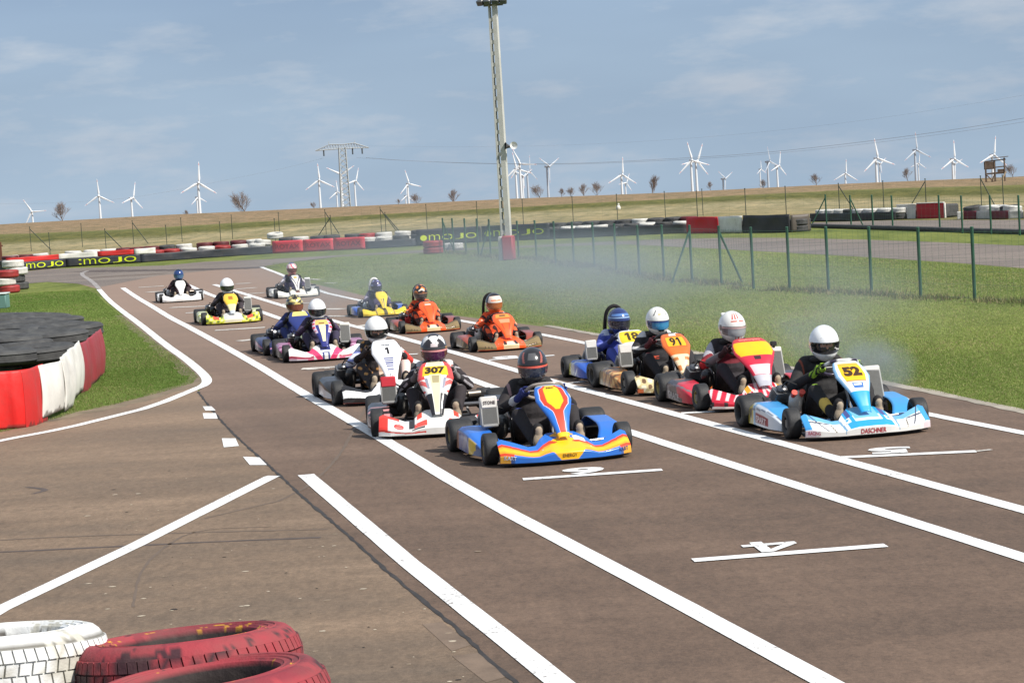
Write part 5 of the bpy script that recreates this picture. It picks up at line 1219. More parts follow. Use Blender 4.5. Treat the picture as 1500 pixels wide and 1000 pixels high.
def p_307(u,v):
    C=base(u,WH); au=np.abs(u); C=sel(C,(au>.62)&(v<.40),lin(226,70,66)); C=sel(C,(au>.60)&(v>.40)&(v<.62)&(np.sin(v*30+au*8)>0),lin(224,96,92)); C=sel(C,(v>.66)&(au>.40),lin(34,32,36)); C=sel(C,(au<.72)&(v>.10)&(v<.33),lin(244,196,40)); C=sel(C,(au<.50)&(v<.10),CRM); C=sel(C,(au<.34)&(v>.30)&(v<.97),CRM); C=sel(C,(au<.22)&(v>.33)&(v<.48),lin(170,158,120)); C=sel(C,(np.abs(au-.55)<.08)&(v>.38)&(v<.58),lin(150,150,164)); return C
def pod_307(u,v):
    C=base(u,lin(190,184,182)); C=sel(C,v>.55,lin(34,30,32)); C=sel(C,(np.abs(v-.42-.2*u)<.05),WH); C=sel(C,(v<.22),lin(60,52,54)); C=sel(C,(u<-.2)&(v>.6)&(np.sin(u*22)>.2),lin(210,150,150)); return C
def n_k1(u,v):
    C=base(u,lin(30,28,30)); au=np.abs(u); C=sel(C,(np.abs(v-.6+.3*(au-.6))<.22),WH); C=sel(C,(au<.3),lin(214,214,214)); C=sel(C,v<.08,lin(160,50,50)); return C
def p_k1(u,v):
    C=base(u,lin(238,238,240)); au=np.abs(u); C=sel(C,(au<.40)&(v>.48)&(v<.76)&(np.mod(v*26,1)<.62),lin(44,58,120)); C=sel(C,(au<.3)&(v>.82)&(v<.93)&(np.sin(u*26)>0),lin(60,60,66)); return C
def pod_k1(u,v): return sel(sel(base(u,lin(28,26,28)),v<.5,lin(206,206,208)),(v<.16),lin(150,44,44))
def n_pink(u,v):
    C=base(u,WH); au=np.abs(u); x=au-.15-.30*(v-.2)*.9; C=sel(C,(np.abs(x-.06)<.085)&(v>.05),lin(226,60,110)); C=sel(C,(au<.10+.16*(1-v)*0)&(v<.5),lin(60,64,124)); C=sel(C,(au<.05)&(v<.45),WH); C=sel(C,(au>.34)&(v<.36),lin(226,120,150)); C=sel(C,(au>.34)&(np.abs(v-.30)<.05),lin(160,36,60)); C=sel(C,(au>.5)&(v<.16),lin(226,216,226)); C=sel(C,(au<.14)&(v>.62),lin(44,52,116)); return C
def p_pink(u,v):
    C=base(u,lin(44,50,120)); au=np.abs(u); C=sel(C,(au>.66)&(v<.56),lin(206,190,206)); C=sel(C,(au>.74)&(v<.5)&(np.sin(v*40)>0),lin(190,44,70)); C=sel(C,(au<.70)&(v<.26)&(v>.03),lin(232,186,100)); C=sel(C,(au<.3)&(np.abs(v-.20)<.03),lin(120,84,40)); C=sel(C,(au<.34)&(v>.26)&(v<.84),CRM); return C
def pod_pink(u,v): return sel(sel(base(u,lin(70,72,76)),v>.5,lin(140,70,110)),(np.sin(u*16)>.5)&(v>.55),lin(200,150,180))
def n_dblue(u,v): return sel(sel(base(u,lin(32,40,84)),(v>.4)&(v<.55),lin(176,120,160)),v<.12,lin(110,110,120))
def p_dblue(u,v):
    C=base(u,lin(34,50,116)); C=sel(C,(v<.20)&(np.abs(u)<.7),lin(234,214,120)); C=sel(C,np.abs(v-.58+.2*u)<.05,lin(70,140,210)); C=sel(C,v>.72,lin(120,130,110)); return C
def n_yg(u,v):
    C=base(u,lin(206,214,60)); au=np.abs(u); n=np.sin(u*17+v*6)+np.sin(u*31-v*9)*.6; C=sel(C,n>.6,lin(226,224,150)); C=sel(C,n<-.7,lin(96,110,44)); C=sel(C,(au<.34)&(v>.35),lin(206,206,202)); C=sel(C,(au<.30)&(v<.35),lin(226,222,196)); C=sel(C,(au>.52)&(au<.74)&(v>.55),lin(224,84,50)); C=sel(C,v<.1,lin(226,214,40)); return C
def p_yg(u,v):
    C=base(u,lin(236,190,60)); C=sel(C,(np.abs(u)<.3)&(np.abs(v-.28)<.1),lin(170,110,30)); C=sel(C,v>.6,lin(220,210,160)); C=sel(C,v>.86,lin(180,186,190)); return C
def pod_yg(u,v): return sel(base(u,lin(170,176,96)),np.sin(u*12+v*8)>.3,lin(220,220,190))
def n_white(u,v): return sel(base(u,lin(236,234,230)),v<.06,lin(150,140,130))
def p_white(u,v): return base(u,lin(238,234,230))
def n_w2(u,v):
    C=base(u,lin(232,232,222)); au=np.abs(u); C=sel(C,(au<.10)&(v>.5),lin(130,84,70)); C=sel(C,(np.abs(au-.42)<.04)&(v>.4),lin(90,84,96)); C=sel(C,v<.08,lin(70,64,60)); return C
def p_w2(u,v):
    C=base(u,lin(236,232,218)); C=sel(C,(np.abs(u)<.3)&(np.abs(v-.2)<.08),lin(216,170,80)); C=sel(C,(np.abs(u)>.75)|(np.abs(np.abs(u)-.9+v)<.1),lin(60,56,90)); return C
def n_yel(u,v):
    C=base(u,lin(232,200,50)); au=np.abs(u); C=sel(C,(au<.08),lin(90,84,60)); C=sel(C,(v<.12),lin(120,110,70)); C=sel(C,(np.abs(au-.4)<.03),lin(150,130,50)); return C
def p_yel(u,v): return sel(base(u,lin(238,208,60)),(v>.5)&(np.abs(u)<.4)&(np.sin(u*12)>.2),lin(80,84,110))
def n_or(u,v):
    C=base(u,ORG); au=np.abs(u); C=sel(C,(au>.46),lin(132,112,74)); C=sel(C,(au>.56)&(au<.84)&(v>.2)&(v<.42)&(np.sin(u*70)>0),lin(84,66,46)); C=sel(C,(au>.46)&(v>.85),lin(90,78,56)); C=sel(C,(au>.46)&(v<.1),lin(230,80,36)); C=sel(C,(au<.24)&(v>.08)&(v<.34+.5*au),lin(226,206,160)); C=sel(C,(np.abs(au-.17)<.035+.1*(.6-v))&(v>.34)&(v<.66),lin(44,36,36)); C=sel(C,(au<.14-.16*(v-.34))&(v>.3)&(v<.6),lin(232,216,190)); C=sel(C,(au<.40)&(v<.06),lin(60,44,40)); return C
def p_or1(u,v):
    C=base(u,ORG); au=np.abs(u); C=sel(C,(au<.34)&(v>.15)&(v<.24),lin(226,200,190)); C=sel(C,(np.abs(au-.4-.2*v)<.06)&(v>.3)&(v<.7),lin(196,54,24)); C=sel(C,(au<.3)&(v<.1),lin(250,140,90)); return C
def p_or2(u,v):
    C=base(u,ORG); au=np.abs(u); C=sel(C,(au<.7)&(v>.04)&(v<.22),lin(206,150,60)); C=sel(C,(au<.3)&(np.abs(v-.12)<.04),lin(120,70,40)); C=sel(C,(au<.5)&(v>.30)&(v<.46),lin(236,150,110)); C=sel(C,(np.abs(au-.42)<.06)&(v>.5)&(v<.72),lin(190,50,24)); return C
def pod_or(u,v): return sel(sel(base(u,lin(96,84,66)),(v>.62),lin(150,66,44)),(np.sin(u*14+v*6)>.5)&(v<.6),lin(146,126,88))
def n_18(u,v): return sel(base(u,lin(206,210,216)),np.sin(u*9+v*5)>.2,lin(40,80,170))
def p_18(u,v):
    C=base(u,lin(210,214,220)); C=sel(C,(np.abs(u)<.92)&(v>.04)&(v<.42),lin(244,200,40)); C=sel(C,v>.48,lin(196,190,196)); C=sel(C,(v>.5)&(np.sin(v*60)>.2)&(np.abs(u)>.5),lin(170,44,60)); return C
def pod_18(u,v):
    C=base(u,lin(176,182,190)); C=sel(C,(u<.05)|(v>.66),lin(36,84,176)); C=sel(C,(u>.50)&(v<.66),lin(196,190,80)); C=sel(C,(np.sin(u*9+v*9)>.8)&(u<.4)&(u>-.3),lin(210,214,220)); return C
def n_91(u,v):
    C=base(u,lin(206,190,140)); n=np.sin(u*21+v*5)+np.sin(u*37-v*11)*.7; C=sel(C,n>.5,lin(232,222,190)); C=sel(C,n<-.8,lin(110,80,50)); C=sel(C,(v<.25)&(np.sin(u*18)>.3),lin(226,110,50)); C=sel(C,v<.08,lin(110,96,80)); return C
def p_91(u,v):
    C=base(u,lin(234,110,40)); au=np.abs(u); C=sel(C,(au<.74)&(v>.10)&(v<.42),lin(226,90,30)); C=sel(C,(au<.66)&(v>.12)&(v<.40),lin(250,178,24)); C=sel(C,(au<.3)&(v<.07),WH); C=sel(C,v>.60,lin(232,206,170)); C=sel(C,(v>.66)&(au>.4)&(np.sin(v*30)>0),lin(190,120,60)); return C
def pod_91(u,v): 
    C=base(u,lin(170,110,60)); n=np.sin(u*13+v*9)+np.sin(u*29-v*13)*.7; C=sel(C,n>.5,lin(206,170,110)); C=sel(C,n<-.7,lin(90,70,40)); C=sel(C,u>.4,lin(120,104,60)); return C
def n_red(u,v):
    C=base(u,lin(200,26,54)); au=np.abs(u); C=sel(C,(np.sin(au*46+v*9)>.35)&(v>.45),lin(232,206,206)); C=sel(C,(au>.18)&(au<.40)&(v>.62)&(np.sin(au*60-v*8)>.2),WH); C=sel(C,(au>.26)&(au<.36)&(v>.74),lin(232,160,40)); C=sel(C,(v<.16),lin(232,222,218)); C=sel(C,(v<.36)&(v>.16)&(au>.5)&(np.sin(u*30)>.6),lin(50,40,44)); return C
def p_red(u,v):
    C=base(u,lin(204,34,62)); au=np.abs(u); C=sel(C,(au<.94-.5*np.clip(v-.26,0,1))&(v>.10)&(v<.44),lin(250,186,10)); C=sel(C,(v<.08),lin(196,56,60)); C=sel(C,(v>.62)&(v<.80)&(au<.8),lin(230,190,196)); C=sel(C,(v>.80),lin(170,170,180)); C=sel(C,(au<.2)&(v>.45)&(v<.53),lin(50,24,30)); return C
def pod_red(u,v):
    C=base(u,lin(58,50,54)); C=sel(C,((u<-.15+.5*(v-.5))&(v>.30))|((u<-.55)),lin(198,34,56)); C=sel(C,np.abs(v-.62+.15*u)<.03,lin(120,110,114)); C=sel(C,v<.1,lin(150,36,50)); return C
def s_k1(V):
    def ex(C,x,y,z,ia,il):
        n=np.sin(x*60+z*50)+np.sin(z*90-x*30); C=sel(C,(z>.42)&(np.abs(x)<.2)&(n>.7),lin(196,140,70)); C=sel(C,ia&(x<0)&(y>.0),lin(206,210,226)); C=sel(C,ia&(x<0)&(y>.0)&(np.sin(z*80)>.5),lin(110,120,176)); C=sel(C,ia&(x>0)&(y>.0),lin(216,60,50)); C=sel(C,ia&(x>0)&(z>.47),lin(226,222,222)); C=sel(C,il&(x>0),lin(206,180,160)); C=sel(C,(x>.1)&(z<.44)&(z>.2)&~ia,lin(226,200,190)); C=sel(C,il&(x<0)&(n>1.1),lin(190,140,80)); return C
    return suit(V,lin(42,36,38),extra=ex,glove=lin(60,52,54))
def s_307(V):
    def ex(C,x,y,z,ia,il):
        C=sel(C,(np.abs(np.abs(x)-.15)<.016)&(z>.40)&(y<.34),lin(222,110,96)); C=sel(C,(np.abs(np.abs(x)-.15)<.006)&(z>.40)&(y<.34),WH); C=sel(C,(np.abs(np.abs(x)-.14)<.035)&(z>.555),lin(200,196,196)); C=sel(C,ia&(np.sin(z*50+y*30)>.86),lin(170,166,170)); return C
    return suit(V,lin(40,33,36),extra=ex,glove=lin(120,116,116),cuff=lin(40,38,40))
def s_red(V):
    def ex(C,x,y,z,ia,il):
        C=sel(C,ia,lin(120,24,36)); C=sel(C,ia&(z>.44)&(y>.16),lin(172,170,176)); C=sel(C,ia&(z<.42)&(y>.02),lin(196,36,40)); C=sel(C,ia&(y<.06),lin(120,116,118)); C=sel(C,(np.abs(x)<.14)&(z>.36)&(z<.48)&(y<.3),lin(110,26,40)); C=sel(C,il&(np.abs(np.abs(x)-.24)<.03)&(y>-.14)&(y<-.02)&(z>.3),lin(190,180,184)); return C
    return suit(V,lin(42,37,42),extra=ex,glove=lin(56,26,30))
def s_or(V):
    def ex(C,x,y,z,ia,il):
        n=np.sin(x*40+z*35)+np.sin(y*50-z*22); C=sel(C,ia&(n>.5),lin(236,170,140)); C=sel(C,(n<-1.2),lin(60,36,34)); C=sel(C,il&(n<.3),lin(70,42,40)); return C
    return suit(V,lin(240,96,48),extra=ex,glove=lin(60,40,38))
def s_18(V):
    def ex(C,x,y,z,ia,il):
        C=sel(C,(z>.53)&(np.abs(x)>.12),lin(196,204,220)); C=sel(C,ia&(np.sin(z*40+y*20)>.8),lin(110,120,190)); return C
    return suit(V,lin(64,78,160),extra=ex,glove=lin(40,44,80),shoe=lin(60,50,80))
def s_91(V):
    def ex(C,x,y,z,ia,il):
        C=sel(C,(np.abs(np.abs(x)-.17)<.05)&(z>.545),lin(206,206,206)); C=sel(C,ia&(np.abs(z-.44)<.012)&(y<.2),lin(190,190,190)); C=sel(C,(z>.3)&(z<.33)&(x>-.1)&(x<0)&(y<.2)&~il,lin(220,90,60)); return C
    return suit(V,lin(36,34,38),extra=ex,glove=lin(90,32,40))
def s_dark(c,arm=None,leg=None,gl=B_): return lambda V: suit(V,c,arm=arm,leg=leg,glove=gl)
def s_52(V):
    def ex(C,x,y,z,ia,il): 
        C=sel(C,(np.abs(np.abs(x)-.19)<.008)&(z>.45)&(y<.33),lin(130,60,40)); return C
    C=suit(V,lin(34,33,34),extra=ex,glove=lin(150,190,50)); x,y,z=V.T; C=sel(C,(y<-.085)&(z>.40)&(np.sin(y*150+z*90)>.1),lin(24,26,22)); C=sel(C,(y<-.36)&(y>-.44)&(z<.3)&(x<0),lin(226,190,90)); return C
KK=[
dict(nose=(836,674),deg=13,steer=-.06,label='blue and orange kart with a blank yellow shield on its panel',plabel='driver with dark helmet and red visor strip in the blue and orange kart',nosef=n_k6,panelf=p_k6,podf=pod_k6,
 suit=s_black(lin(150,120,120),glove=lin(36,48,110),cuff=lin(190,190,190)),helm=h_k6,visor=((.018,.026,.05),lin(216,96,84),(.016,.02,.035)),hrz=-.22,rad=('L',lin(214,210,204),('STONE',lin(80,70,70))),airbox=(lin(44,46,48),None),sw=(lin(150,140,130),None),rim=lin(140,124,84),ntext=[('KART',-.86,.24,.16,.13,lin(190,200,220)),('KART',.86,.24,.16,.13,lin(40,60,120)),('ENERGY',0,.20,.22,.10,lin(120,84,30))],ptext=[('ENERGY',0,.095,.5,.035,lin(60,44,20))],body=0,spoiler=None),
dict(nose=(1281,636),deg=11.5,steer=-.08,label='white and light blue kart with number 52 on a yellow plate',plabel='driver with plain white helmet and green gloves in kart 52',nosef=n_52,panelf=p_52,podf=pod_52,
 suit=s_52,helm=h_52,open=True,visor=None,hrz=-.14,rad=('R',lin(206,204,198)),airbox=(lin(206,200,190),lin(226,60,36)),sw=(lin(46,38,60),WH),rim=lin(34,34,36),ntext=[('DASCHNER',0,.17,.40,.15,lin(176,40,52)),('RACING',-.88,.20,.16,.12,lin(180,60,90)),],ptext=[('52',0,.27,1.05,.22,lin(60,36,10))],podtext=[('SPART',-.08,.34,.70,.17,lin(232,214,214))],bold=.06,body=0,frame=lin(54,120,180)),
dict(nose=(643,636),deg=2,steer=0,label='white and red kart with number 307 on its panel',plabel='driver in black and red suit with black and white crowned helmet in kart 307',nosef=n_307,panelf=p_307,podf=pod_307,pshape=dict(top=(-.33,.615),bot=(-.79,.18),wid=1.12,bul=.06),
 suit=s_307,helm=h_307,visor=((.06,.012,.05),lin(222,150,150),(.10,.03,.02)),hrz=.04,rad=('L',lin(196,40,56)),airbox=(lin(52,54,56),None),rim=lin(40,40,42),ntext=[],ptext=[('307',0,.21,1.15,.155,lin(34,28,16))],bold=.05,body=0),
dict(nose=(581,587),deg=12,label='black and white kart with a white panel numbered 1, behind kart 307',plabel='driver with white open helmet and red white sleeves in kart 1',nosef=n_k1,panelf=p_k1,podf=pod_k1,pshape=dict(top=(-.33,.62),bot=(-.78,.20),wid=1.10),
 suit=s_k1,helm=h_solid(lin(236,236,234)),open=True,visor=None,hrz=0,rad=None,airbox=(lin(40,40,42),None),rim=lin(40,40,42),ptext=[('1',0,.32,.24,.17,lin(20,18,20)),('TRAMP',0,.16,.62,.045,lin(120,124,128))],sw=(B_,None),bold=.06,body=1),
dict(nose=(479,526),deg=10,ks=0.9,label='white kart with two pink stripes and a navy panel, behind kart 1',plabel='driver with white helmet and closed black visor in the pink striped kart',nosef=n_pink,panelf=p_pink,podf=pod_pink,
 suit=s_dark(lin(50,44,68),arm=lin(66,52,80)),helm=h_solid(lin(240,240,240)),visor=((.012,.016,.022),),hrz=0,hoff=(0,0,-.01),rad=('R',lin(220,218,206)),rim=lin(40,40,42),body=0),
dict(nose=(449,516),deg=12.5,ks=0.9,label='dark blue kart with a tall navy panel, half hidden behind the pink striped kart',plabel='driver with gold patterned helmet and orange visor in the dark blue kart',nosef=n_dblue,panelf=p_dblue,podf=n_dblue,pshape=dict(top=(-.33,.62),bot=(-.78,.2),wid=1.25),
 suit=s_dark(lin(48,58,110)),helm=h_gold,visor=((.16,.05,.03),),hrz=.05,rad=None,airbox=(lin(50,52,58),lin(220,220,220)),sw=(lin(220,214,180),None),rim=lin(70,74,66),body=1),
dict(nose=(343,472.5),deg=12,ks=.87,label='yellow green kart with a yellow panel, with orange patches on its nose',plabel='driver with white helmet and dark visor in the yellow green kart',nosef=n_yg,panelf=p_yg,podf=pod_yg,
 suit=s_dark(lin(50,42,48)),helm=h_solid(lin(238,238,236)),visor=((.02,.03,.02),),rad=('R',lin(206,206,200)),rim=lin(110,110,90),body=0),
dict(nose=(267,441),deg=11,ks=0.76,label='small plain white kart, last of the left lane',plabel='driver with dark blue helmet in the plain white kart',nosef=n_white,panelf=p_white,podf=n_white,suit=s_dark(lin(56,28,38),leg=lin(40,24,30)),helm=h_teal,visor=((.05,.12,.22),),collar=lin(30,80,56),rad=None,airbox=(lin(190,192,194),None),rim=lin(60,60,60),body=2,frame=lin(90,90,90),hoff=(0,0,.01)),
dict(nose=(438,434.5),deg=13,ks=.78,label='white kart with a cream panel, last of the right lane',plabel='driver with red and white patterned helmet in the white kart with cream panel',nosef=n_w2,panelf=p_w2,podf=n_w2,suit=s_dark(lin(60,52,80),arm=lin(206,200,206)),helm=h_w2,visor=((.10,.03,.03),),collar=lin(200,110,90),rad=('R',lin(226,226,226)),rim=lin(150,170,180),body=0,hoff=(0,.0,.03)),
dict(nose=(566,462),deg=14,ks=0.71,label='yellow kart veiled in exhaust smoke with a white hoop behind the driver',plabel='driver with dark purple helmet under a white hoop in the yellow kart',nosef=n_yel,panelf=p_yel,podf=pod_18,suit=s_dark(lin(74,64,100),arm=lin(150,144,160)),helm=h_yel,visor=((.03,.03,.06),),hoop=WH,rad=None,airbox=(lin(190,196,200),None),rim=lin(90,100,110),body=2,hoff=(0,0,-.02)),
dict(nose=(636,485),deg=13,ks=0.77,label='orange kart with a dark hoop, farther of the two orange karts',plabel='driver with black and orange helmet in the farther orange kart',nosef=n_or,panelf=p_or1,podf=pod_or,pshape=dict(wid=1.25),suit=s_or,helm=h_or1,visor=((.06,.05,.05),lin(150,110,90)),hoop=lin(30,26,28),collar=lin(226,90,50),rad=None,airbox=(lin(214,60,60),lin(40,20,22)),rim=lin(50,50,52),body=0,hoff=(-.02,0,.02)),
dict(nose=(750,511),deg=14,ks=0.8,label='orange kart with a gold plate on its panel, nearer of the two orange karts',plabel='driver with white and orange helmet and orange collar in the nearer orange kart',nosef=n_or,panelf=p_or2,podf=pod_or,pshape=dict(wid=1.25),suit=s_or,helm=h_or2,visor=((.35,.10,.03),),hoop=lin(26,24,26),collar=lin(228,90,48),rad=None,airbox=(lin(214,214,208),B_),rim=lin(60,60,60),body=1,hoff=(.01,0,.02)),
dict(nose=(946,556),deg=12.5,ks=.87,label='blue kart with number 18 on a yellow plate and a tall black hoop',plabel='driver in blue suit with dark blue helmet below the black hoop in kart 18',nosef=n_18,panelf=p_18,podf=pod_18,pshape=dict(top=(-.33,.60),bot=(-.78,.2),wid=1.3),suit=s_18,helm=h_blue,visor=((.02,.02,.035),),hoop=lin(22,20,24),rad=('L',lin(214,212,206)),rim=lin(40,40,42),ptext=[('=18',0,.23,.95,.27,lin(60,48,14))],sw=(lin(200,206,214),None),body=2,hrz=.1,hoff=(0,0,-.02),frame=lin(60,80,150)),
dict(nose=(1012,572),deg=12.5,ks=.96,label='gold patterned kart with number 91 on an orange panel, behind the red kart',plabel='driver in black suit with white helmet and blue mirrored visor in kart 91',nosef=n_91,panelf=p_91,podf=pod_91,pshape=dict(top=(-.34,.585),bot=(-.79,.2),wid=1.05),suit=s_91,helm=h_91,visor=((.04,.22,.42),lin(40,70,130),(.02,.05,.13)),hrz=0,rad=('L',lin(216,212,206)),rim=lin(60,58,52),ptext=[('=91',0,.265,.74,.25,lin(40,28,10))],bold=.03,body=0),
dict(nose=(1132,595),deg=12,label='red kart with a blank yellow plate and a tall grey radiator, beside kart 52',plabel='driver in red and grey suit with white helmet striped red in the red kart',nosef=n_red,panelf=p_red,podf=pod_red,pshape=dict(top=(-.31,.615),bot=(-.78,.2),wid=1.35,bul=.045),suit=s_red,helm=h_red,visor=((.30,.31,.33),lin(190,160,160),(.16,.13,.14)),hrz=.12,spoiler=lin(226,224,218),rad=('R',lin(224,220,212)),rim=lin(150,136,84),ptext=[('tonykompany',0,.055,1.3,.05,lin(236,160,140))],podtext=[('GRACE',.10,.30,.95,.20,lin(170,164,164))],body=0,frame=lin(60,30,34),acam=True),
]
for s in KK: build_kart(s)
# ------------------------------------------------------------ exhaust smoke
def smoke(name,c,size,rz,dens,scale,label,col=(.66,.75,.80),thr=(.38,.72),puff=False,seed=0):
    m=bpy.data.materials.new(name); nt=nodes(m); o=N(nt,'ShaderNodeOutputMaterial'); v=N(nt,'ShaderNodeVolumePrincipled'); v.inputs['Color'].default_value=(*col,1); v.inputs['Anisotropy'].default_value=.2
    tc=nt.nodes.new('ShaderNodeTexCoord'); ln=N(nt,'ShaderNodeVectorMath',operation='LENGTH'); L(nt,tc.outputs['Object'],ln.inputs[0])
    fall=ramp(nt,ln.outputs['Value'],[(.25,(1,1,1)),(.97,(0,0,0))],'EASE')
    mp=N(nt,'ShaderNodeMapping'); mp.inputs['Scale'].default_value=(size[0]*scale,size[1]*scale,size[2]*scale); mp.inputs['Location'].default_value=(seed,seed*2,0); L(nt,tc.outputs['Object'],mp.inputs[0])
    n=N(nt,'ShaderNodeTexNoise',Scale=1,Detail=3,Roughness=.55); L(nt,mp.outputs[0],n.inputs['Vector'])
    r=ramp(nt,n.outputs['Fac'],[(thr[0],(0,0,0)),(thr[1],(1,1,1))])
    a=N(nt,'ShaderNodeMath',operation='MULTIPLY'); L(nt,fall.outputs[0],a.inputs[0]); L(nt,r.outputs[0],a.inputs[1]); d=N(nt,'ShaderNodeMath',operation='MULTIPLY'); L(nt,a.outputs[0],d.inputs[0]); d.inputs[1].default_value=dens
    L(nt,d.outputs[0],v.inputs['Density']); L(nt,v.outputs[0],o.inputs['Volume'])
    b=MB().ball((0,0,0),1,20,12); ob=b.build(name,m,smooth=60); ob.location=c; ob.scale=size; ob.rotation_euler=(0,0,rz); return tag(ob,label,'smoke',kind='stuff')
g=G(940,450); smoke('exhaust_smoke',(g.x,g.y,.45),(4.6,15,1.0),math.radians(12),.17,.33,'thin bluish exhaust smoke drifting over the grass behind karts 18 and 91',seed=2)
g=G(640,420); smoke('exhaust_smoke',(g.x,g.y,.55),(5.5,14,1.2),math.radians(15),.14,.28,'thin bluish exhaust smoke drifting over the grass behind the orange karts',seed=5)
g=G(530,466); smoke('exhaust_smoke',(g.x,g.y,.35),(1.6,2.6,.6),.2,.35,.8,'bluish exhaust smoke beside the rear wheel of the yellow kart',seed=8)
g=G(1262,590); smoke('exhaust_smoke',(g.x+.2,g.y+.25,.30),(.42,.60,.38),.2,2.6,2.6,'white exhaust puff behind the rear wheel of kart 52',thr=(.32,.62),seed=3)
g=G(1195,565); smoke('exhaust_smoke',(g.x+.2,g.y+.8,.42),(.75,1.4,.5),.2,.55,1.4,'pale exhaust trail between the red kart and kart 52',thr=(.32,.68),seed=4)
# ------------------------------------------------------------ grass blades
def inpoly(x,y,poly):
    r=np.zeros(len(x),bool); j=len(poly)-1
    for i in range(len(poly)):
        xi,yi=poly[i][0],poly[i][1]; xj,yj=poly[j][0],poly[j][1]
        c=((yi>y)!=(yj>y))&(x<(xj-xi)*(y-yi)/((yj-yi) or 1e-9)+xi); r^=c; j=i
    return r
def vnoise(x,y,s,seed=0):
    r=np.random.default_rng(seed); T=r.random((64,64)); X=x/s;Y=y/s; xi=np.floor(X).astype(int);yi=np.floor(Y).astype(int); fx=X-xi;fy=Y-yi; fx=fx*fx*(3-2*fx);fy=fy*fy*(3-2*fy)
    g=lambda a,b:T[a%64,b%64]; return (g(xi,yi)*(1-fx)+g(xi+1,yi)*fx)*(1-fy)+(g(xi,yi+1)*(1-fx)+g(xi+1,yi+1)*fx)*fy
def blades(name, poly, n, d0, d1, xr, label, tall=1.0, dryness=0.0, near_w=.003, c1=(.115,.20,.04), c2=(.23,.31,.075), c3=(.34,.30,.14)):
    # density falls with the square of distance
    u=RNG.random(n); d=d0*(d1/d0)**u; x=xr(d,RNG.random(n)); y=d
    k=inpoly(x,y,poly); x,y,d=x[k],y[k],d[k]; n=len(x)
    pn=vnoise(x,y*.5,1.6,1)*.6+vnoise(x,y,.45,2)*.4; cl=vnoise(x,y*.6,4.5,3)
    h=(.007+.013*RNG.random(n))*tall*(.6+.9*pn); w=near_w*(d/20)*(.7+.7*RNG.random(n))
    th=RNG.random(n)*6.283; ln=(RNG.random((n,2))-.5)*h[:,None]*1.5
    V=np.zeros((n,3,3)); V[:,0,0]=x-np.cos(th)*w;V[:,0,1]=y-np.sin(th)*w; V[:,1,0]=x+np.cos(th)*w;V[:,1,1]=y+np.sin(th)*w
    V[:,2,0]=x+ln[:,0];V[:,2,1]=y+ln[:,1];V[:,2,2]=h
    c1=np.array(c1);c2=np.array(c2);c3=np.array(c3)
    t=np.clip(cl*1.15+(pn-.5)*.6+RNG.random(n)*.45-.42,0,1)[:,None]; C=c1*(1-t)+c2*t
    dr=(RNG.random(n)<(.06+dryness+.16*(pn>.62)))[:,None]; C=np.where(dr,c3*(.6+.6*RNG.random((n,1))),C)
    me=bpy.data.meshes.new(name); me.vertices.add(n*3); me.vertices.foreach_set('co',V.reshape(-1).astype('f'))
    me.loops.add(n*3); me.loops.foreach_set('vertex_index',np.arange(n*3,dtype='i')); me.polygons.add(n); me.polygons.foreach_set('loop_start',np.arange(0,n*3,3,dtype='i'))
    a=me.color_attributes.new('Col','FLOAT_COLOR','POINT'); a.data.foreach_set('color',np.concatenate([np.repeat(C,3,0),np.ones((n*3,1))],1).astype('f').ravel())
    me.update(); me.validate()
    return tag(link(name,me,GRASSM),label,'grass',kind='stuff')
GRASSM=bpy.data.materials.new('grass_blades'); nt=nodes(GRASSM); o_=N(nt,'ShaderNodeOutputMaterial'); p_=N(nt,'ShaderNodeBsdfPrincipled',Roughness=.7); p_.inputs['Specular IOR Level'].default_value=.2
a_=attr(nt,'Col'); L(nt,a_.outputs['Color'],p_.inputs['Base Color']); tr=N(nt,'ShaderNodeBsdfTranslucent'); L(nt,a_.outputs['Color'],tr.inputs[0])
ms=N(nt,'ShaderNodeMixShader',Fac=.3); L(nt,p_.outputs[0],ms.inputs[1]); L(nt,tr.outputs[0],ms.inputs[2]); L(nt,ms.outputs[0],o_.inputs[0])
island=GP([(-80,640),(0,634),(30,627),(85,613),(110,605),(165,594),(230,577),(282,562),(290,553),(283,545),(260,526),(234,507),(200,480),(175,461),(152,442),(140,430),(128,425),(60,428),(-80,440)])
blades('island_grass',island,650000,22.5,60,lambda d,r:(-.235+r*.12)*d,'green grass growing on the island behind the tyre barrier')
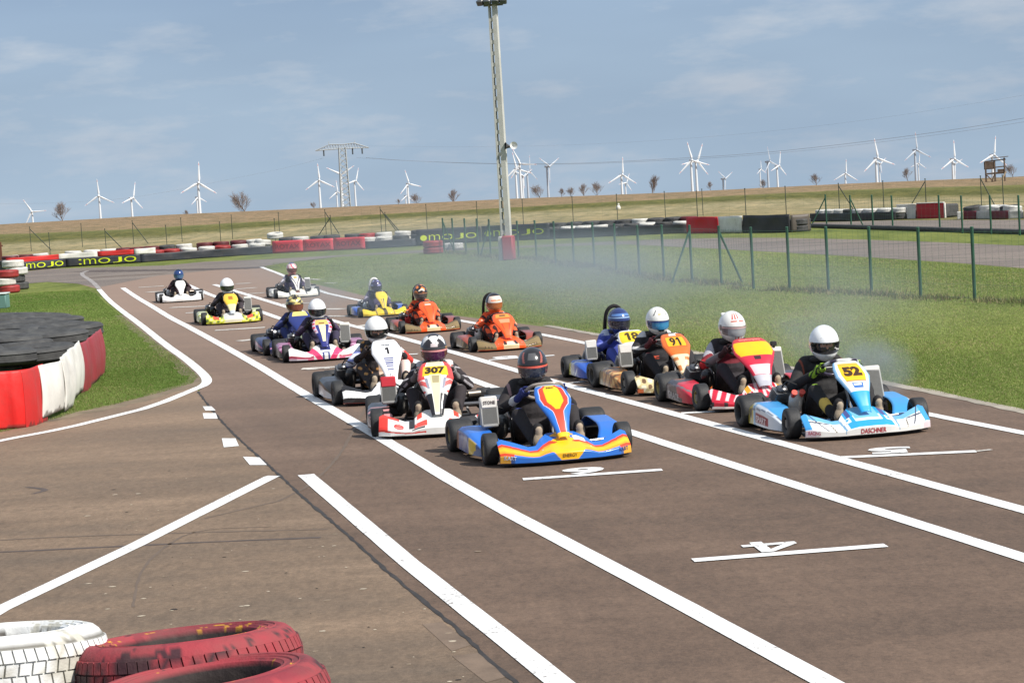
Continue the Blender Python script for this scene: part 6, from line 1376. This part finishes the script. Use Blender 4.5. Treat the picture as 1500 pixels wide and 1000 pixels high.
rgx=[ (p[0],p[1]) for p in GP([(395,386),(440,402),(508,424.5),(590,444.5),(664,459.5),(800,476.5),(876,489.5),(1008,514.5),(1100,529),(1210,545),(1316,563),(1500,602),(1640,637),(2300,800)])]
rgx+= [(p[0],p[1]) for p in GP([(2300,507),(1700,422),(1640,414),(1500,394.5),(1400,386.5),(1330,382),(1260,378),(1160,372.5),(1060,367),(973,362),(830,362),(702,367),(622,372),(501,378),(436,384)])]
blades('infield_grass',rgx,1400000,19,75,lambda d,r:(-.13+r*.50)*d,'green and yellowish grass of the infield beside the track',dryness=.06,c1=(.190,.265,.060),c2=(.37,.43,.125),c3=(.42,.36,.18),near_w=.0034)
# longer unmown tufts along the fence foot
fl=[Vector(p) for p in FENCE_FOOT]; n=8000; seg=RNG.integers(0,len(fl)-1,n); t=RNG.random(n)
P0=np.array([fl[i][:2] for i in seg]); P1=np.array([fl[i+1][:2] for i in seg]); P=P0*(1-t[:,None])+P1*t[:,None]+RNG.normal(0,.16,(n,2))
cl=vnoise(P[:,0]*1.0,P[:,1]*1.0,.5,9); k=cl>.35; P=P[k]; n=len(P); h=(.03+.08*RNG.random(n))*(.4+cl[k]); w=.009*(P[:,1]/30)
V=np.zeros((n,3,3)); th=RNG.random(n)*6.28; V[:,0,:2]=P-np.stack([np.cos(th)*w,np.sin(th)*w],1); V[:,1,:2]=P+np.stack([np.cos(th)*w,np.sin(th)*w],1); V[:,2,:2]=P+RNG.normal(0,.4,(n,2))*h[:,None]; V[:,2,2]=h
C=np.where(RNG.random((n,1))<.45,np.array((.28,.24,.12)),np.array((.14,.17,.05)))*(.7+.6*RNG.random((n,1)))
me=bpy.data.meshes.new('fence_tufts'); me.from_pydata(V.reshape(-1,3).tolist(),[],np.arange(n*3).reshape(-1,3).tolist()); a=me.color_attributes.new('Col','FLOAT_COLOR','POINT'); a.data.foreach_set('color',np.concatenate([np.repeat(C,3,0),np.ones((n*3,1))],1).astype('f').ravel())
tag(link('fence_tufts',me,GRASSM),'long dry grass tufts along the foot of the green fence','grass',kind='stuff')
